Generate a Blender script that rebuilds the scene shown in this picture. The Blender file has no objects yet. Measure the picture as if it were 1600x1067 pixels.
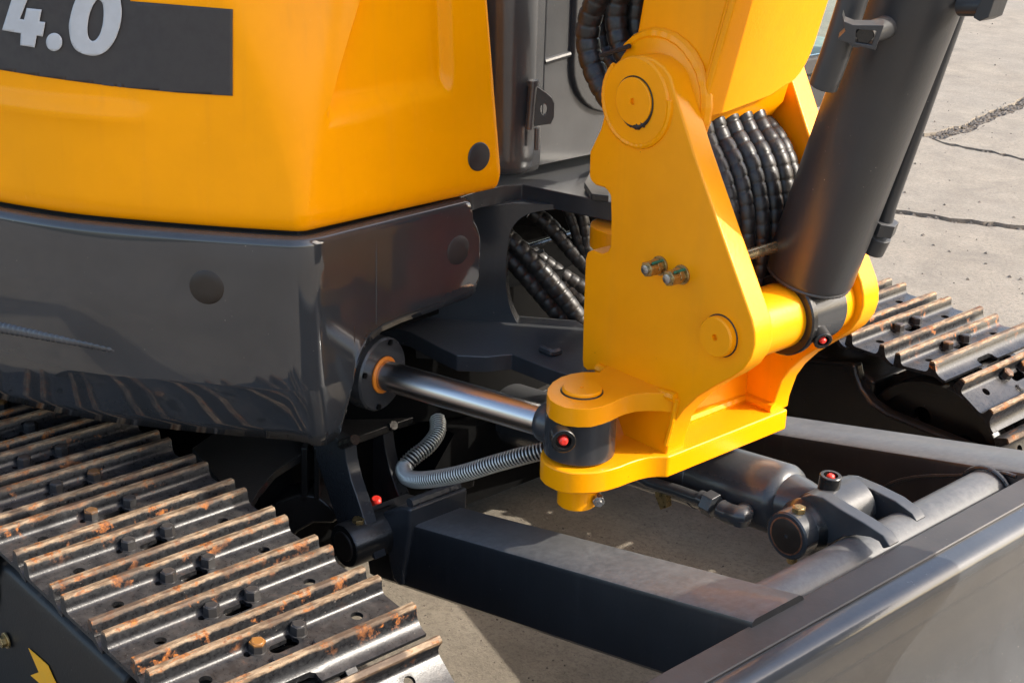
import bpy, bmesh, math, random
import numpy as np
from mathutils import Vector, Matrix, noise
from mathutils.bvhtree import BVHTree
from mathutils.geometry import delaunay_2d_cdt

random.seed(7)
SC = bpy.context.scene
# ------------------------------------------------------------------ camera, world, sun, exposure
FOC, AZ, PITCH, ROLL = 2306.4974, 0.83088834, 0.37875548, 0.02959564      # focal length in px of the 1600 px wide picture
CAM = Vector((0, 0, 1.51))
GZ = 0.12                                                                 # height of the pavement
def _axes():
    a, b, c = AZ, PITCH, ROLL
    P = np.array([[1, 0, 0], [0, math.cos(b), -math.sin(b)], [0, math.sin(b), math.cos(b)]])
    Q = np.array([[math.cos(c), -math.sin(c), 0], [math.sin(c), math.cos(c), 0], [0, 0, 1]])
    W = np.array([[math.cos(a), 0, -math.sin(a)], [math.sin(a), 0, math.cos(a)], [0, -1, 0]]).T
    return Q @ P @ W
RM = _axes()
cam_d = bpy.data.cameras.new('camera')
cam = bpy.data.objects.new('camera', cam_d); SC.collection.objects.link(cam)
cx, cy, cz = (Vector(RM[i]) for i in range(3))
m = Matrix((cx, -cy, -cz)).transposed().to_4x4(); m.translation = CAM
cam.matrix_world = m
cam_d.sensor_width = 36; cam_d.lens = FOC / 1600 * 36; cam_d.clip_start = 0.02; cam_d.clip_end = 500
SC.camera = cam

SUN = Vector((1.10, 0.96, 1.0)).normalized()
w = bpy.data.worlds.new('World'); SC.world = w; w.use_nodes = True
wn = w.node_tree.nodes; bg = wn['Background']
sky = wn.new('ShaderNodeTexSky'); sky.sky_type = 'NISHITA'; sky.sun_disc = False
sky.sun_elevation = math.asin(SUN.z); sky.sun_rotation = math.atan2(SUN.x, SUN.y)
sky.air_density = 1.0; sky.dust_density = 3.0; sky.ozone_density = 0.6
w.node_tree.links.new(sky.outputs[0], bg.inputs[0]); bg.inputs[1].default_value = 0.15
sd = bpy.data.lights.new('sun', 'SUN'); sd.energy = 2.15; sd.angle = math.radians(0.5); sd.color = (1.0, 0.94, 0.84)
so = bpy.data.objects.new('sun', sd); SC.collection.objects.link(so)
so.rotation_euler = SUN.to_track_quat('Z', 'Y').to_euler(); so.location = (3, 3, 6)
SC.view_settings.view_transform = 'Standard'; SC.view_settings.look = 'None'
SC.view_settings.exposure = 1.4; SC.view_settings.gamma = 1.0

# ------------------------------------------------------------------ helpers
def ray(px, py):
    d = np.array([(px - 800) / FOC, (py - 533.5) / FOC, 1.0]); return Vector(RM.T @ d)
def at(px, py, x=None, y=None, z=None, pl=None):
    """the point of a world plane that a picture position shows"""
    r = ray(px, py)
    if pl: t = (Vector(pl[0]) - CAM).dot(Vector(pl[1])) / r.dot(Vector(pl[1]))
    elif x is not None: t = (x - CAM.x) / r.x
    elif y is not None: t = (y - CAM.y) / r.y
    else: t = (z - CAM.z) / r.z
    return CAM + r * t
def ats(pts, **k): return [at(px, py, **k) for px, py in pts]
def zm(sc, ox, oy): return lambda pts: [(ox + a / sc, oy + b / sc) for a, b in pts]
Z1, Z2, Z3, Z4 = zm(2.3875, 0, 620), zm(2.907, 300, 700), zm(3.953, 860, 0), zm(3.333, 580, 560)
Z5, Z6, Z7, Z8, ZA, ZB = zm(3.077, 960, 560), zm(3.1375, 1200, 420), zm(2.964, 880, 240), zm(2.667, 1000, 680), zm(2.965, 0, 0), zm(2.667, 440, 280)

def spline(pts, n=8, closed=False):
    P = [Vector(p) for p in pts]; out = []
    N = len(P); rng = range(N if closed else N - 1)
    for i in rng:
        if closed: p0, p1, p2, p3 = P[i - 1], P[i], P[(i + 1) % N], P[(i + 2) % N]
        else: p0, p1, p2, p3 = P[max(i - 1, 0)], P[i], P[i + 1], P[min(i + 2, N - 1)]
        for k in range(n):
            t = k / n
            out.append(0.5 * (2 * p1 + (p2 - p0) * t + (2 * p0 - 5 * p1 + 4 * p2 - p3) * t * t + (3 * p1 - p0 - 3 * p2 + p3) * t ** 3))
    if not closed: out.append(P[-1].copy())
    return out
def resample(P, step):
    out = [P[0].copy()]; acc = 0
    for a, b in zip(P, P[1:]):
        L = (b - a).length
        if L < 1e-9: continue
        d = step - acc
        while d <= L:
            out.append(a + (b - a) * (d / L)); d += step
        acc = (acc + L) % step
    return out
def frame(ax):
    ax = ax.normalized(); u = ax.orthogonal().normalized(); return u, ax.cross(u)

class MB:
    def __init__(s): s.bm = bmesh.new()
    def prism(s, pts, vec, holes=(), cdt=False):
        vec = Vector(vec); bm = s.bm
        loops = [[Vector(p) for p in L] for L in [pts, *holes]]
        if not holes and not cdt:
            a = [bm.verts.new(p) for p in loops[0]]; b = [bm.verts.new(p + vec) for p in loops[0]]
            bm.faces.new(a); bm.faces.new(b[::-1]); n = len(a)
            for i in range(n): bm.faces.new((a[i], b[i], b[(i + 1) % n], a[(i + 1) % n]))
            return
        o = loops[0][0]; nrm = vec.normalized(); u, v = frame(nrm)
        co, ed = [], []
        for L in loops:
            k = len(co)
            for i, p in enumerate(L): co.append(((p - o).dot(u), (p - o).dot(v))); ed.append((k + i, k + (i + 1) % len(L)))
        faces_in = []; k = 0
        for L in loops: faces_in.append(list(range(k, k + len(L)))); k += len(L)
        vo, eo, fo, *_ = delaunay_2d_cdt([Vector(c) for c in co], ed, [], 0, 1e-7)
        def inside(p, L):
            c = False; q = [((x - o).dot(u), (x - o).dot(v)) for x in L]
            for i in range(len(q)):
                (x1, y1), (x2, y2) = q[i], q[i - 1]
                if (y1 > p[1]) != (y2 > p[1]) and p[0] < (x2 - x1) * (p[1] - y1) / (y2 - y1) + x1: c = not c
            return c
        A = [bm.verts.new(o + u * q[0] + v * q[1]) for q in vo]; B = [bm.verts.new(x.co + vec) for x in A]
        keep = []
        for f in fo:
            c = (sum(vo[i][0] for i in f) / len(f), sum(vo[i][1] for i in f) / len(f))
            if inside(c, loops[0]) and not any(inside(c, h) for h in loops[1:]): keep.append(f)
        cnt = {}
        for f in keep:
            for i in range(len(f)):
                e = (f[i], f[(i + 1) % len(f)]); cnt[tuple(sorted(e))] = cnt.get(tuple(sorted(e)), 0) + 1
        for f in keep:
            bm.faces.new([A[i] for i in f]); bm.faces.new([B[i] for i in reversed(f)])
            for i in range(len(f)):
                e = (f[i], f[(i + 1) % len(f)])
                if cnt[tuple(sorted(e))] == 1: bm.faces.new((A[e[0]], B[e[0]], B[e[1]], A[e[1]]))
    def box(s, lo, hi):
        x0, y0, z0 = lo; x1, y1, z1 = hi
        s.prism([(x0, y0, z0), (x1, y0, z0), (x1, y1, z0), (x0, y1, z0)], (0, 0, z1 - z0))
    def lathe(s, p0, ax, prof, n=28, close=False):
        p0 = Vector(p0); ax = Vector(ax).normalized(); u, v = frame(ax); rings = []
        for t, r in prof:
            rings.append([s.bm.verts.new(p0 + ax * t + (u * math.cos(6.28318531 * k / n) + v * math.sin(6.28318531 * k / n)) * max(r, 1e-5)) for k in range(n)])
        pairs = list(zip(rings, rings[1:])) + ([(rings[-1], rings[0])] if close else [])
        for a, b in pairs:
            for k in range(n): s.bm.faces.new((a[k], a[(k + 1) % n], b[(k + 1) % n], b[k]))
        if not close:
            s.bm.faces.new(rings[0][::-1]); s.bm.faces.new(rings[-1])
    def cyl(s, p0, p1, r, r1=None, n=28, ch=0.0):
        p0, p1 = Vector(p0), Vector(p1); L = (p1 - p0).length; r1 = r if r1 is None else r1
        if ch: s.lathe(p0, p1 - p0, [(0, r - ch), (ch, r), (L - ch, r1), (L, r1 - ch)], n)
        else: s.lathe(p0, p1 - p0, [(0, r), (L, r1)], n)
    def ring(s, p0, p1, ro, ri, n=32, ch=0.001):
        p0, p1 = Vector(p0), Vector(p1); L = (p1 - p0).length
        s.lathe(p0, p1 - p0, [(0, ri), (0, ro - ch), (ch, ro), (L - ch, ro), (L, ro - ch), (L, ri)], n, close=True)
    def tube(s, P, r, n=12):
        P = [Vector(p) for p in P]; rf = r if callable(r) else (lambda i: r)
        t = (P[1] - P[0]).normalized(); u = t.orthogonal().normalized(); rings = []
        for i, p in enumerate(P):
            t2 = (P[min(i + 1, len(P) - 1)] - P[max(i - 1, 0)]).normalized()
            u = (u - t2 * u.dot(t2)).normalized(); v = t2.cross(u); rr = rf(i)
            rings.append([s.bm.verts.new(p + (u * math.cos(6.28318531 * k / n) + v * math.sin(6.28318531 * k / n)) * rr) for k in range(n)])
        for a, b in zip(rings, rings[1:]):
            for k in range(n): s.bm.faces.new((a[k], a[(k + 1) % n], b[(k + 1) % n], b[k]))
        s.bm.faces.new(rings[0][::-1]); s.bm.faces.new(rings[-1])
    def grid(s, rows, closed=False):
        V = [[s.bm.verts.new(p) for p in r] for r in rows]
        for a, b in zip(V, V[1:]):
            for k in range(len(a) - (0 if closed else 1)):
                k2 = (k + 1) % len(a); s.bm.faces.new((a[k], a[k2], b[k2], b[k]))
    def bead(s, P, r=0.005, seed=0, n=8):
        Q = resample([Vector(p) for p in P], r * 0.45)
        if len(Q) < 2: return
        s.tube(Q, lambda i: r * (1 + 0.045 * math.sin(i * 1.4) + 0.07 * noise.noise(Vector((i * .17, seed, 0)))), n)
    def build(s, name, mat, parent=None, bevel=0, segs=2, label=None, solid=0, smooth=35, kind=None, link=True, local=None):
        bm = s.bm
        bmesh.ops.recalc_face_normals(bm, faces=bm.faces) if not solid else None
        me = bpy.data.meshes.new(name); bm.to_mesh(me); bm.free()
        for p in me.polygons: p.use_smooth = True
        me.set_sharp_from_angle(angle=math.radians(smooth))
        me.materials.append(mat)
        o = bpy.data.objects.new(name, me)
        if link: SC.collection.objects.link(o)
        if solid:
            q = o.modifiers.new('thick', 'SOLIDIFY'); q.thickness = solid; q.offset = -1
        if bevel:
            q = o.modifiers.new('bevel', 'BEVEL'); q.width = bevel; q.segments = segs; q.limit_method = 'ANGLE'; q.angle_limit = math.radians(38); q.harden_normals = True
        if parent is not None: adopt(o, parent)
        if label: o['label'] = label
        if kind: o['kind'] = kind
        return o
def adopt(o, parent):
    o.parent = parent; o.matrix_parent_inverse = parent.matrix_world.inverted()
def boolean_cut(o, cutter):
    q = o.modifiers.new('cut', 'BOOLEAN'); q.operation = 'DIFFERENCE'; q.object = cutter; q.solver = 'EXACT'; q.use_self = True
    dg = bpy.context.evaluated_depsgraph_get(); me = bpy.data.meshes.new_from_object(o.evaluated_get(dg))
    o.modifiers.clear(); o.data = me
    bpy.data.objects.remove(cutter)
    for p in me.polygons: p.use_smooth = True
    me.set_sharp_from_angle(angle=math.radians(35))
def hexa(mb, c, ax, r, h, ph=0.3):
    c, ax = Vector(c), Vector(ax).normalized(); u, v = frame(ax)
    P = [c + (u * math.cos(ph + k * math.pi / 3) + v * math.sin(ph + k * math.pi / 3)) * r for k in range(6)]
    mb.prism(P, ax * h)

# ------------------------------------------------------------------ materials
def mat_new(name):
    M = bpy.data.materials.new(name); M.use_nodes = True; nt = M.node_tree; return M, nt.nodes, nt.links, nt.nodes['Principled BSDF']
def nz(N, L, src, scale, detail=4, rough=0.55, dist=0.0):
    t = N.new('ShaderNodeTexNoise'); t.inputs['Scale'].default_value = scale; t.inputs['Detail'].default_value = detail
    t.inputs['Roughness'].default_value = rough; t.inputs['Distortion'].default_value = dist; L.new(src, t.inputs['Vector']); return t.outputs['Fac']
def ramp(N, L, src, a, b, lo=0.0, hi=1.0):
    t = N.new('ShaderNodeMapRange'); t.interpolation_type = 'SMOOTHSTEP'
    for i, v in zip(('From Min', 'From Max', 'To Min', 'To Max'), (a, b, lo, hi)): t.inputs[i].default_value = v
    L.new(src, t.inputs['Value']); return t.outputs[0]
def math_(N, L, op, a, b):
    t = N.new('ShaderNodeMath'); t.operation = op; t.use_clamp = False
    for i, v in enumerate((a, b)):
        if isinstance(v, (int, float)): t.inputs[i].default_value = v
        else: L.new(v, t.inputs[i])
    return t.outputs[0]
def mixc(N, L, fac, a, b):
    t = N.new('ShaderNodeMix'); t.data_type = 'RGBA'
    for s_, v in ((0, fac), (6, a), (7, b)):
        if isinstance(v, (int, float)): t.inputs[s_].default_value = v
        elif isinstance(v, (tuple, list)): t.inputs[s_].default_value = (*v[:3], 1)
        else: L.new(v, t.inputs[s_])
    return t.outputs[2]
def bump(N, L, B, h, strength, dist=0.001):
    t = N.new('ShaderNodeBump'); t.inputs['Strength'].default_value = strength; t.inputs['Distance'].default_value = dist
    L.new(h, t.inputs['Height']); L.new(t.outputs[0], B.inputs['Normal'])

def paint(name, col, rough=0.3, coat=0.0, dust=0.0, dustcol=(0.30, 0.27, 0.235), streak=0.0, peel=0.15, var=0.12, spec=0.5, metal=0.0, warp=0.0, speck=0.0, speckcol=(0.33, 0.3, 0.26)):
    M, N, L, B = mat_new(name)
    tc = N.new('ShaderNodeTexCoord').outputs['Object']; geo = N.new('ShaderNodeNewGeometry')
    n1 = nz(N, L, tc, 9, 5); n2 = nz(N, L, tc, 90, 6, 0.7)
    base = mixc(N, L, ramp(N, L, n1, 0.3, 0.7), tuple(c * (1 - var) for c in col), tuple(min(1, c * (1 + var)) for c in col))
    if streak:                                                            # faint vertical wash marks left by rain
        mp = N.new('ShaderNodeMapping'); mp.inputs['Scale'].default_value = (60, 60, 2.0); L.new(tc, mp.inputs['Vector'])
        s1 = nz(N, L, mp.outputs[0], 1.0, 4)
        base = mixc(N, L, ramp(N, L, s1, 0.5, 0.78, 0, streak), base, tuple(c * 0.6 + 0.03 for c in col))
    if dust:                                                              # dust settles on what faces up
        sx = N.new('ShaderNodeSeparateXYZ'); L.new(geo.outputs['Normal'], sx.inputs[0])
        up = ramp(N, L, sx.outputs[2], 0.25, 0.95)
        dn = math_(N, L, 'MULTIPLY', ramp(N, L, n2, 0.25, 0.75, 0.55, 1.0), ramp(N, L, n1, 0.25, 0.7, 0.8, 1.0))
        k = math_(N, L, 'MULTIPLY', math_(N, L, 'MULTIPLY', up, dn), dust)
        k2 = math_(N, L, 'ADD', k, ramp(N, L, n2, 0.62, 0.8, 0, dust * 0.18))
        base = mixc(N, L, k2, base, dustcol)
        L.new(math_(N, L, 'ADD', math_(N, L, 'MULTIPLY', k2, 0.45), rough), B.inputs['Roughness'])
    else:
        L.new(ramp(N, L, n2, 0.3, 0.75, rough * 0.85, rough * 1.3), B.inputs['Roughness'])
    if speck:                                                             # grit and small chips
        v = N.new('ShaderNodeTexVoronoi'); v.inputs['Scale'].default_value = 70; L.new(tc, v.inputs['Vector'])
        wn_ = ramp(N, L, nz(N, L, tc, 14, 3), 0.5, 0.66)
        base = mixc(N, L, math_(N, L, 'MULTIPLY', ramp(N, L, v.outputs['Distance'], 0.07, 0.035, 0, speck), wn_), base, speckcol)
    L.new(base, B.inputs['Base Color'])
    B.inputs['Specular IOR Level'].default_value = spec; B.inputs['Metallic'].default_value = metal
    if coat: B.inputs['Coat Weight'].default_value = coat; B.inputs['Coat Roughness'].default_value = 0.03
    h = nz(N, L, tc, 220, 3)
    if warp: h = math_(N, L, 'ADD', math_(N, L, 'MULTIPLY', h, 0.1), math_(N, L, 'MULTIPLY', nz(N, L, tc, 3.2, 1, 0.3), warp))
    bump(N, L, B, h, peel)
    return M
def plain(name, col, rough=0.5, metal=0.0, nscale=60, var=0.25, bumps=0.2, emis=None):
    M, N, L, B = mat_new(name); tc = N.new('ShaderNodeTexCoord').outputs['Object']
    n1 = nz(N, L, tc, nscale, 5, 0.65)
    L.new(mixc(N, L, ramp(N, L, n1, 0.3, 0.72), tuple(c * (1 - var) for c in col), tuple(c * (1 + var) for c in col)), B.inputs['Base Color'])
    L.new(ramp(N, L, n1, 0.3, 0.7, rough * 0.8, min(1, rough * 1.25)), B.inputs['Roughness']); B.inputs['Metallic'].default_value = metal
    bump(N, L, B, n1, bumps); return M

YEL = (0.97, 0.352, 0.0)
m_cover = paint('glossy_yellow_hood_paint', YEL, 0.22, 0.05, spec=0.16, peel=0.05, var=0.03, streak=0.10, warp=1.0)
m_yel = paint('yellow_steel_paint', YEL, 0.30, 0.0, peel=0.2, var=0.05, streak=0.08, dust=0.06, dustcol=(0.60, 0.36, 0.10), speck=0.9, speckcol=(0.16, 0.05, 0.012), spec=0.32)
m_skirt = paint('glossy_charcoal_paint', (0.031, 0.033, 0.036), 0.06, 0.6, peel=0.10, var=0.1, warp=4.0, speck=0.35, dust=0.35, dustcol=(.13, .115, .10))
m_grey = paint('charcoal_steel_paint', (0.034, 0.036, 0.039), 0.24, 0.1, dust=0.30, dustcol=(.17, .17, .17), streak=0.25, speck=0.5)
m_black = paint('black_steel_paint', (0.012, 0.012, 0.012), 0.26, 0.1, dust=0.12, speck=0.4, peel=0.3)
m_frame = paint('matt_black_frame_paint', (0.010, 0.010, 0.010), 0.42, 0.0, dust=0.15, dustcol=(.10, .09, .08), speck=0.5, peel=0.3, spec=0.3)
m_dusty = paint('dusty_charcoal_paint', (0.020, 0.0205, 0.022), 0.3, 0.1, dust=0.62, dustcol=(0.26, 0.26, 0.255), streak=0.35, speck=0.6)
m_barrel = paint('satin_black_cylinder_paint', (0.032, 0.033, 0.035), 0.36, 0.0, dust=0.5, dustcol=(0.15, 0.145, 0.14), speck=0.6, spec=0.6)
m_cab = paint('silver_grey_cab_paint', (0.088, 0.090, 0.093), 0.2, 0.3, dust=0.2, streak=0.3, speck=0.3, metal=0.35)
m_decal = plain('charcoal_vinyl', (0.036, 0.030, 0.027), 0.6, var=0.06, bumps=0.02)
m_letter = plain('pale_grey_vinyl', (0.46, 0.46, 0.46), 0.35, var=0.04, bumps=0.02)
m_plug = plain('charcoal_plastic', (0.022, 0.022, 0.023), 0.45, var=0.1)
m_brown = plain('brown_black_plastic', (0.018, 0.013, 0.010), 0.4, var=0.15)
m_rub = plain('black_rubber', (0.014, 0.014, 0.014), 0.55, var=0.3)
m_gasket = plain('grey_speckled_rubber', (0.040, 0.040, 0.040), 0.75, nscale=260, var=0.4)
m_zinc = plain('yellow_zinc_plate', (0.42, 0.30, 0.13), 0.3, 0.85, nscale=120, var=0.25)
m_steel = plain('bare_steel', (0.42, 0.41, 0.39), 0.28, 0.9, nscale=80)
m_brass = plain('brass_rod', (0.55, 0.45, 0.26), 0.25, 0.9)
m_green = plain('green_torque_paint', (0.01, 0.16, 0.10), 0.5)
m_red = plain('red_plastic', (0.85, 0.045, 0.03), 0.35, var=0.08)
m_orange = plain('orange_seal', (0.75, 0.22, 0.02), 0.35, var=0.1)
m_dark = plain('unlit_interior_black', (0.005, 0.005, 0.005), 0.8); m_dark.node_tree.nodes['Principled BSDF'].inputs['Specular IOR Level'].default_value = 0.06  # shade of unlit interiors put into the colour, with hardly any reflection

def mk_hose():
    M, N, L, B = mat_new('spiral_guard_plastic'); tc = N.new('ShaderNodeTexCoord').outputs['Object']; n = nz(N, L, tc, 70, 5, 0.7)
    L.new(mixc(N, L, ramp(N, L, n, 0.45, 0.75), (0.013, 0.012, 0.0115), (0.050, 0.043, 0.038)), B.inputs['Base Color'])
    L.new(ramp(N, L, n, 0.3, 0.7, 0.30, 0.5), B.inputs['Roughness']); bump(N, L, B, n, 0.25); return M
m_hose = mk_hose()
def mk_chrome():
    M, N, L, B = mat_new('chromed_rod'); tc = N.new('ShaderNodeTexCoord').outputs['Object']
    B.inputs['Base Color'].default_value = (0.54, 0.52, 0.50, 1); B.inputs['Metallic'].default_value = 1; B.inputs['Roughness'].default_value = 0.26
    return M
m_chrome = mk_chrome()
def mk_spring():
    M, N, L, B = mat_new('spring_wire'); B.inputs['Base Color'].default_value = (0.62, 0.62, 0.58, 1); B.inputs['Metallic'].default_value = 0.7; B.inputs['Roughness'].default_value = 0.3; return M
m_spring = mk_spring()
def mk_glass():
    M, N, L, B = mat_new('cab_glass'); B.inputs['Base Color'].default_value = (0.80, 0.93, 0.88, 1); B.inputs['Roughness'].default_value = 0.02
    B.inputs['Transmission Weight'].default_value = 1.0; B.inputs['IOR'].default_value = 1.2; return M
m_glass = mk_glass()

def mk_shoe():
    """black paint on the plates; grouser tips worn through to brown steel, rust blooms on the ribs"""
    M, N, L, B = mat_new('worn_track_shoe_steel'); tc = N.new('ShaderNodeTexCoord').outputs['Object']
    oi = N.new('ShaderNodeObjectInfo'); add = N.new('ShaderNodeVectorMath'); add.operation = 'ADD'; L.new(tc, add.inputs[0])
    cb = N.new('ShaderNodeCombineXYZ'); r = math_(N, L, 'MULTIPLY', oi.outputs['Random'], 37.0)
    for i in range(3): L.new(r, cb.inputs[i])
    L.new(cb.outputs[0], add.inputs[1]); v = add.outputs[0]
    sx = N.new('ShaderNodeSeparateXYZ'); L.new(tc, sx.inputs[0]); z = sx.outputs[2]
    mpp = N.new('ShaderNodeMapping'); mpp.inputs['Scale'].default_value = (1.6, 0.32, 1.6); L.new(v, mpp.inputs['Vector'])
    fine = nz(N, L, v, 160, 6, 0.75); mid = nz(N, L, v, 38, 5, 0.7); lon = nz(N, L, mpp.outputs[0], 110, 5, 0.65); big = nz(N, L, v, 9, 3)
    geo = N.new('ShaderNodeNewGeometry'); sn = N.new('ShaderNodeSeparateXYZ'); L.new(geo.outputs['Normal'], sn.inputs[0])
    zz = math_(N, L, 'ADD', z, math_(N, L, 'MULTIPLY', math_(N, L, 'SUBTRACT', mid, 0.5), 0.012))
    tip = ramp(N, L, zz, -0.0055, -0.0018)
    paintc = mixc(N, L, ramp(N, L, fine, 0.42, 0.72), (0.010, 0.010, 0.011), (0.030, 0.030, 0.031))
    dustm = math_(N, L, 'MULTIPLY', ramp(N, L, sn.outputs[2], 0.4, 0.95), ramp(N, L, mid, 0.3, 0.7, 0.05, 0.45))
    paintc = mixc(N, L, dustm, paintc, (0.11, 0.10, 0.092))
    worn = mixc(N, L, ramp(N, L, lon, 0.36, 0.66), (0.13, 0.075, 0.036), (0.40, 0.285, 0.175))
    rustc = mixc(N, L, ramp(N, L, fine, 0.35, 0.7), (0.10, 0.028, 0.008), (0.50, 0.16, 0.018))
    worn = mixc(N, L, ramp(N, L, math_(N, L, 'ADD', math_(N, L, 'MULTIPLY', mid, 0.5), math_(N, L, 'MULTIPLY', lon, 0.5)), 0.52, 0.58, 0, .85), worn, rustc)
    worn = mixc(N, L, ramp(N, L, nz(N, L, v, 14, 3, 0.6), 0.50, 0.62, 0, 0.8), worn, (0.075, 0.045, 0.028))
    c = mixc(N, L, tip, paintc, worn)
    bloom = math_(N, L, 'MULTIPLY', ramp(N, L, mid, 0.56, 0.62), math_(N, L, 'MULTIPLY', ramp(N, L, z, -0.024, -0.012), ramp(N, L, big, 0.46, 0.62)))
    c = mixc(N, L, bloom, c, rustc)
    chips = ramp(N, L, nz(N, L, v, 240, 3, 0.6), 0.69, 0.74, 0, 0.45); c = mixc(N, L, chips, c, (0.38, 0.33, 0.28))
    L.new(c, B.inputs['Base Color'])
    rg = math_(N, L, 'ADD', 0.20, math_(N, L, 'MULTIPLY', math_(N, L, 'MAXIMUM', tip, bloom), 0.38))
    L.new(math_(N, L, 'ADD', rg, math_(N, L, 'MULTIPLY', fine, 0.18)), B.inputs['Roughness'])
    bump(N, L, B, fine, 0.28, 0.0012); return M
m_shoe = mk_shoe()
def mk_bolt():
    M, N, L, B = mat_new('rusting_bolt_steel'); tc = N.new('ShaderNodeTexCoord').outputs['Object']; oi = N.new('ShaderNodeObjectInfo')
    sx = N.new('ShaderNodeSeparateXYZ'); L.new(tc, sx.inputs[0])
    n = nz(N, L, tc, 210, 5, 0.7)
    k = math_(N, L, 'MULTIPLY', ramp(N, L, sx.outputs[2], 0.009, 0.0125), ramp(N, L, math_(N, L, 'ADD', oi.outputs['Random'], math_(N, L, 'MULTIPLY', n, 0.5)), 0.75, 1.25))
    L.new(mixc(N, L, k, (0.040, 0.037, 0.035), (0.30, 0.13, 0.03)), B.inputs['Base Color']); B.inputs['Roughness'].default_value = 0.35; bump(N, L, B, n, 0.3); return M
m_bolt = mk_bolt()
def mk_concrete():
    M, N, L, B = mat_new('weathered_concrete'); tc = N.new('ShaderNodeTexCoord').outputs['Object']
    a = nz(N, L, tc, 0.9, 5, 0.6); b = nz(N, L, tc, 7, 6, 0.7); f = nz(N, L, tc, 120, 6, 0.8); g = nz(N, L, tc, 420, 2, 0.6)
    c = mixc(N, L, ramp(N, L, b, 0.3, 0.7), (0.235, 0.197, 0.150), (0.335, 0.283, 0.216))
    c = mixc(N, L, ramp(N, L, a, 0.35, 0.7, 0, 0.55), c, (0.285, 0.255, 0.212))
    c = mixc(N, L, ramp(N, L, f, 0.42, 0.70, 0, 0.8), c, (0.155, 0.13, 0.10))
    c = mixc(N, L, ramp(N, L, nz(N, L, tc, 2.1, 6, 0.75, 1.2), 0.52, 0.66, 0, 0.45), c, (0.17, 0.145, 0.115))
    vo = N.new('ShaderNodeTexVoronoi'); vo.inputs['Scale'].default_value = 95; L.new(tc, vo.inputs['Vector'])
    pit = math_(N, L, 'MULTIPLY', ramp(N, L, vo.outputs['Distance'], 0.22, 0.10), ramp(N, L, g, 0.5, 0.62))
    c = mixc(N, L, math_(N, L, 'MULTIPLY', pit, 0.8), c, (0.09, 0.075, 0.06))
    v2 = N.new('ShaderNodeTexVoronoi'); v2.inputs['Scale'].default_value = 14; L.new(tc, v2.inputs['Vector'])
    st = math_(N, L, 'MULTIPLY', ramp(N, L, v2.outputs['Distance'], 0.10, 0.04), ramp(N, L, b, 0.5, 0.6))
    c = mixc(N, L, math_(N, L, 'MULTIPLY', st, 0.8), c, (0.12, 0.10, 0.085))
    L.new(c, B.inputs['Base Color']); B.inputs['Roughness'].default_value = 0.85
    h = math_(N, L, 'ADD', math_(N, L, 'MULTIPLY', b, 1.2), math_(N, L, 'SUBTRACT', f, math_(N, L, 'MULTIPLY', pit, 0.6)))
    bump(N, L, B, h, 0.6, 0.004); return M
m_conc = mk_concrete()
m_dirt = plain('crack_dirt', (0.15, 0.12, 0.09), 0.95, nscale=45, var=0.45, bumps=1.0)

# ------------------------------------------------------------------ pavement
base = MB(); base.prism([(-90, -60, GZ - 0.014), (82, -60, GZ - 0.014), (82, 110, GZ - 0.014), (-90, 110, GZ - 0.014)], (0, 0, -0.2))
pave = base.build('pavement', m_dirt, kind='structure')
pave['label'] = 'dirt bed showing in the cracks between the concrete slabs'
def jag(P, amp, seed):
    Q = resample([Vector((p[0], p[1], 0)) for p in P] + [Vector((P[-1][0], P[-1][1], 0))], 0.035 if len(P) < 9 else 0.035)
    out = []
    for i, q in enumerate(Q):
        near = max(0.0, 1 - (q - Vector((-2.8, 4.8, 0))).length / 9)
        n1 = noise.noise(Vector((q.x * 1.3, q.y * 1.3, seed))) * 0.10 + noise.noise(Vector((q.x * 7, q.y * 7, seed))) * 0.045 + noise.noise(Vector((q.x * 30, q.y * 30, seed))) * 0.020
        out.append(Vector((q.x + n1 * amp, q.y - n1 * amp, 0)))
    return out
def g2(px, py): p = at(px, py, z=GZ); return (p.x, p.y)
J = g2(1462, 219)
d3 = Vector(g2(1600, 355)) - Vector(g2(1395, 335))
L3 = [tuple(Vector(g2(1395, 335)) - d3 * 12), g2(1395, 335), g2(1500, 350), g2(1600, 355), tuple(Vector(g2(1600, 355)) + d3 * 14)]
d2 = Vector(g2(1600, 255)) - Vector(g2(1500, 230))
d1 = Vector(g2(1600, 165)) - Vector(J)
RR = [J, g2(1500, 229), g2(1550, 240), g2(1600, 255), tuple(Vector(g2(1600, 255)) + d2 * 25)]
R1 = [J, g2(1520, 198), g2(1600, 163), tuple(Vector(g2(1600, 163)) + d1 * 22)]
LL = [(-60, 10), (-14, 4.5), J]
def slab(poly, seed):
    b = MB(); pts = [Vector((p[0], p[1], GZ)) for p in poly]
    b.prism(pts, (0, 0, -0.05), cdt=True); b.build('concrete_slab', m_conc, pave, bevel=0)
def off(P, dx, dy): return [Vector((p[0] + dx, p[1] + dy, 0)) for p in P]
c3 = jag(L3, 1.0, 3.3); c2 = jag(RR, 1.0, 5.1); c1 = jag(R1, 0.8, 8.7); cl = jag(LL, 0.8, 2.2)
s_ = 0.7071
slab(off(c3, 0.020, -0.020) + [Vector((80, 40, 0)), Vector((80, -58, 0)), Vector((-88, -58, 0))], 1)
slab(off(cl, 0.02, -0.02) + off(c2[1:], 0.016, -0.016) + [Vector((80, 60, 0)), Vector((80, 40, 0))] + off(c3, -0.020, 0.020)[::-1], 2)
slab([Vector((80, 60, 0))] + off(c2, -0.016, 0.016)[::-1] + off(c1[1:], 0.045, -0.045) + [Vector((0, 108, 0)), Vector((80, 108, 0))], 3)
slab(off(cl, -0.03, 0.03) + off(c1[1:], -0.045, 0.045) + [Vector((0, 108, 0)), Vector((-88, 108, 0))], 4)
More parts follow.
